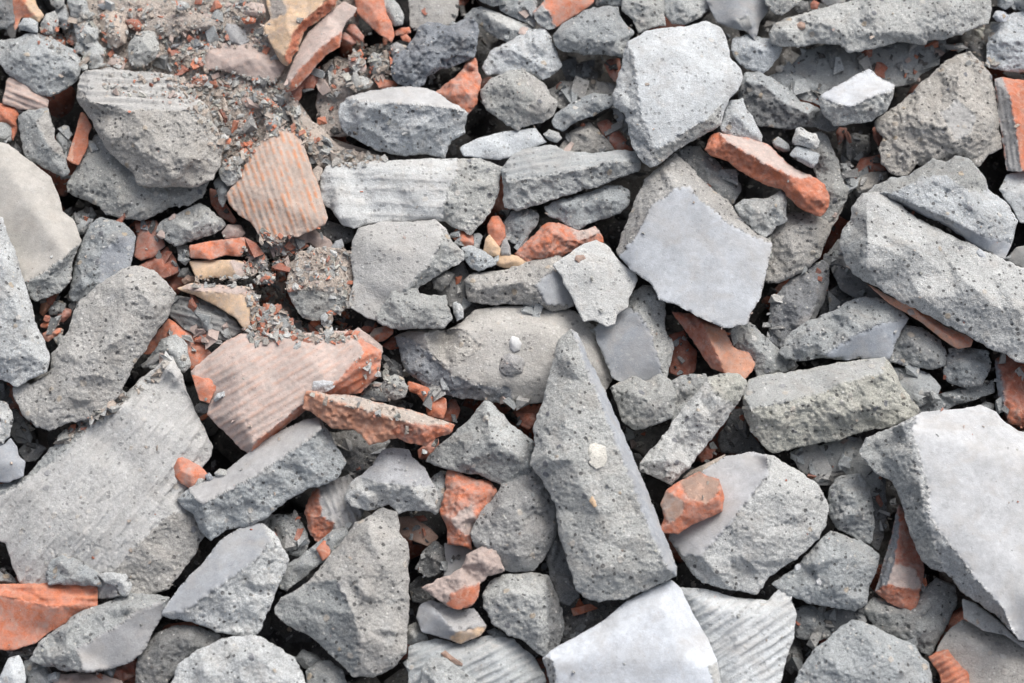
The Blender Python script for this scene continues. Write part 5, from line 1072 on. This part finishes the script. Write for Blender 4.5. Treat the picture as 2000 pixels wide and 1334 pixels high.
crumbs('shade_painted_grit', 'grit and splinters caught in the gaps between the big pieces, darkened with painted shade', 'grit', [('0,0 2000,0 2000,1334 0,1334', 5200, 1.5, -250, 2)], 'ZZDN', 9, pw=3.2)  # near-black tones paint the darkness of the gaps into the grit
crumbs('grey_chips', 'angular grey chips lodged in the gaps of the rubble', 'chips', [('0,0 2000,0 2000,1334 0,1334', 2300, 1.0, -140, 14)], 'BBACD', 12, rmin=4, rmax=14, pw=1.6)
crumbs('brick_chips', 'angular orange and red brick chips lodged in the gaps', 'brick chips', [('0,0 2000,0 2000,1334 0,1334', 420, 1.0, -120, 14), ('60,400 800,400 800,860 60,860', 160, 1.0, -120, 20)], 'ORPR', 13, rmin=4, rmax=13, clay=True, pw=1.5)
redr = [(HEAP, 260, .8), ('330,60 520,60 520,200 330,160', 130, .9), ('200,140 400,150 400,215 200,190', 46, .8), (FIELD, 230, 1.0), ('575,490 685,490 685,560 575,560', 60, .75), ('470,640 690,635 700,660 660,672 500,668', 130, .9),
        ('690,90 790,60 770,150 670,185 640,200 645,130', 50, .9), ('440,160 600,160 620,300 440,340', 90, .9), ('0,0 2000,0 2000,1334 0,1334', 60, .6), ('60,40 170,40 150,110 70,100', 24, 1.), ('0,0 2000,0 2000,1334 0,1334', 420, 1.2, -155, 2), ('90,860 250,770 240,790 120,870', 20, 1.)]
crumbs('brick_crumbs', 'orange and red brick crumbs scattered over the rubble', 'brick crumbs', redr, 'OOPPR', 6, rmin=1.3, rmax=7.5, clay=True)

def hidden_rubble():
    rng = random.Random(77); VS = []; TS = []; CS = []; RS = []; GS = []; n = 0
    def add(x, y, r, base, L, kind):
        nonlocal n
        k = rng.randint(6, 9); a0 = rng.random() * 6
        ex = rng.uniform(.65, 1); th = rng.random() * 3.14
        pts = []
        for i in range(k):
            a = a0 + i * 6.283 / k + rng.uniform(-.25, .25); rr = r * rng.uniform(.75, 1.15)
            u, w = rr * math.cos(a), rr * ex * math.sin(a)
            pts.append([x + u * math.cos(th) - w * math.sin(th), y + u * math.sin(th) + w * math.cos(th), rng.uniform(-.3, .2) * r])
        res = chunk_arrays(kind, base, pts, [], [], r * 1.1, None, rng.randint(1, 9999), L)
        if res is None: return
        q, T, c, rr_, g = res[:5]
        VS.append(q); TS.append(T + n); CS.append(c); RS.append(rr_); GS.append(g); n += len(q)
    # a layer of stones under everything in view, gap shade painted into most
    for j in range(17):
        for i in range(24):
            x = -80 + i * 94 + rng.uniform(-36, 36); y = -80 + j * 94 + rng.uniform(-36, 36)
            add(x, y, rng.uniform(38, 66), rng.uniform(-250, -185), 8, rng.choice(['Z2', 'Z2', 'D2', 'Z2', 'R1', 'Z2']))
    # the pile goes on outside the picture
    for _ in range(1300):
        x, y = rng.uniform(-1100, 3100), rng.uniform(-800, 2150)
        r = rng.uniform(40, 125)
        if -r * 1.2 - 16 < x < 2000 + r * 1.2 + 16 and -r * 1.2 - 16 < y < 1334 + r * 1.2 + 16: continue
        add(x, y, r, rng.uniform(-75, 15), 9, rng.choice(['A2', 'B2', 'C2', 'G2', 'A1', 'B2', 'O2', 'C1', 'P1']))
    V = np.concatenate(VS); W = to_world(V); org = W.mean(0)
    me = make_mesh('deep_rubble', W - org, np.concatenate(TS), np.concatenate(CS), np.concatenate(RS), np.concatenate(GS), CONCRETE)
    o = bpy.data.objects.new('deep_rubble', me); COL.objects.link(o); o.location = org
    blurb(o, 'mass of rubble deep in the gaps, darkened by painted shade, and beyond the picture', 'rubble', None, 'stuff')
hidden_rubble()

# ground under the pile
def ground():
    n = 140
    g = np.linspace(-1, 1, n); gx, gy = np.meshgrid(g, g)
    x = 1000 + np.sign(gx) * np.abs(gx) ** 1.6 * 5200; y = 667 + np.sign(gy) * np.abs(gy) ** 1.6 * 2000
    z = -310 + noise(np.c_[x.ravel() / 130, y.ravel() / 130, np.zeros(n * n)], 3) * 22 + noise(np.c_[x.ravel() / 40, y.ravel() / 40, np.zeros(n * n)], 4) * 7
    q = np.c_[x.ravel(), y.ravel(), z]
    i, j = np.meshgrid(np.arange(n - 1), np.arange(n - 1)); a = (j * n + i).ravel()
    T = np.concatenate([np.stack([a, a + n, a + 1], 1), np.stack([a + 1, a + n, a + n + 1], 1)])
    W = to_world(q)
    me = make_mesh('ground', W, T, np.tile(np.array((.10, .095, .09)), (n * n, 1)), np.full(n * n, .5), np.zeros(n * n), CONCRETE)
    o = bpy.data.objects.new('ground', me); COL.objects.link(o); o['kind'] = 'structure'
ground()

seen = {}
for o in TOPS:
    if o['label'] in seen: print('DUPLICATE LABEL', o['label'])
    seen[o['label']] = o
print('pieces', len(TOPS), 'verts', sum(len(o.data.vertices) for o in bpy.data.objects if o.type == 'MESH'))
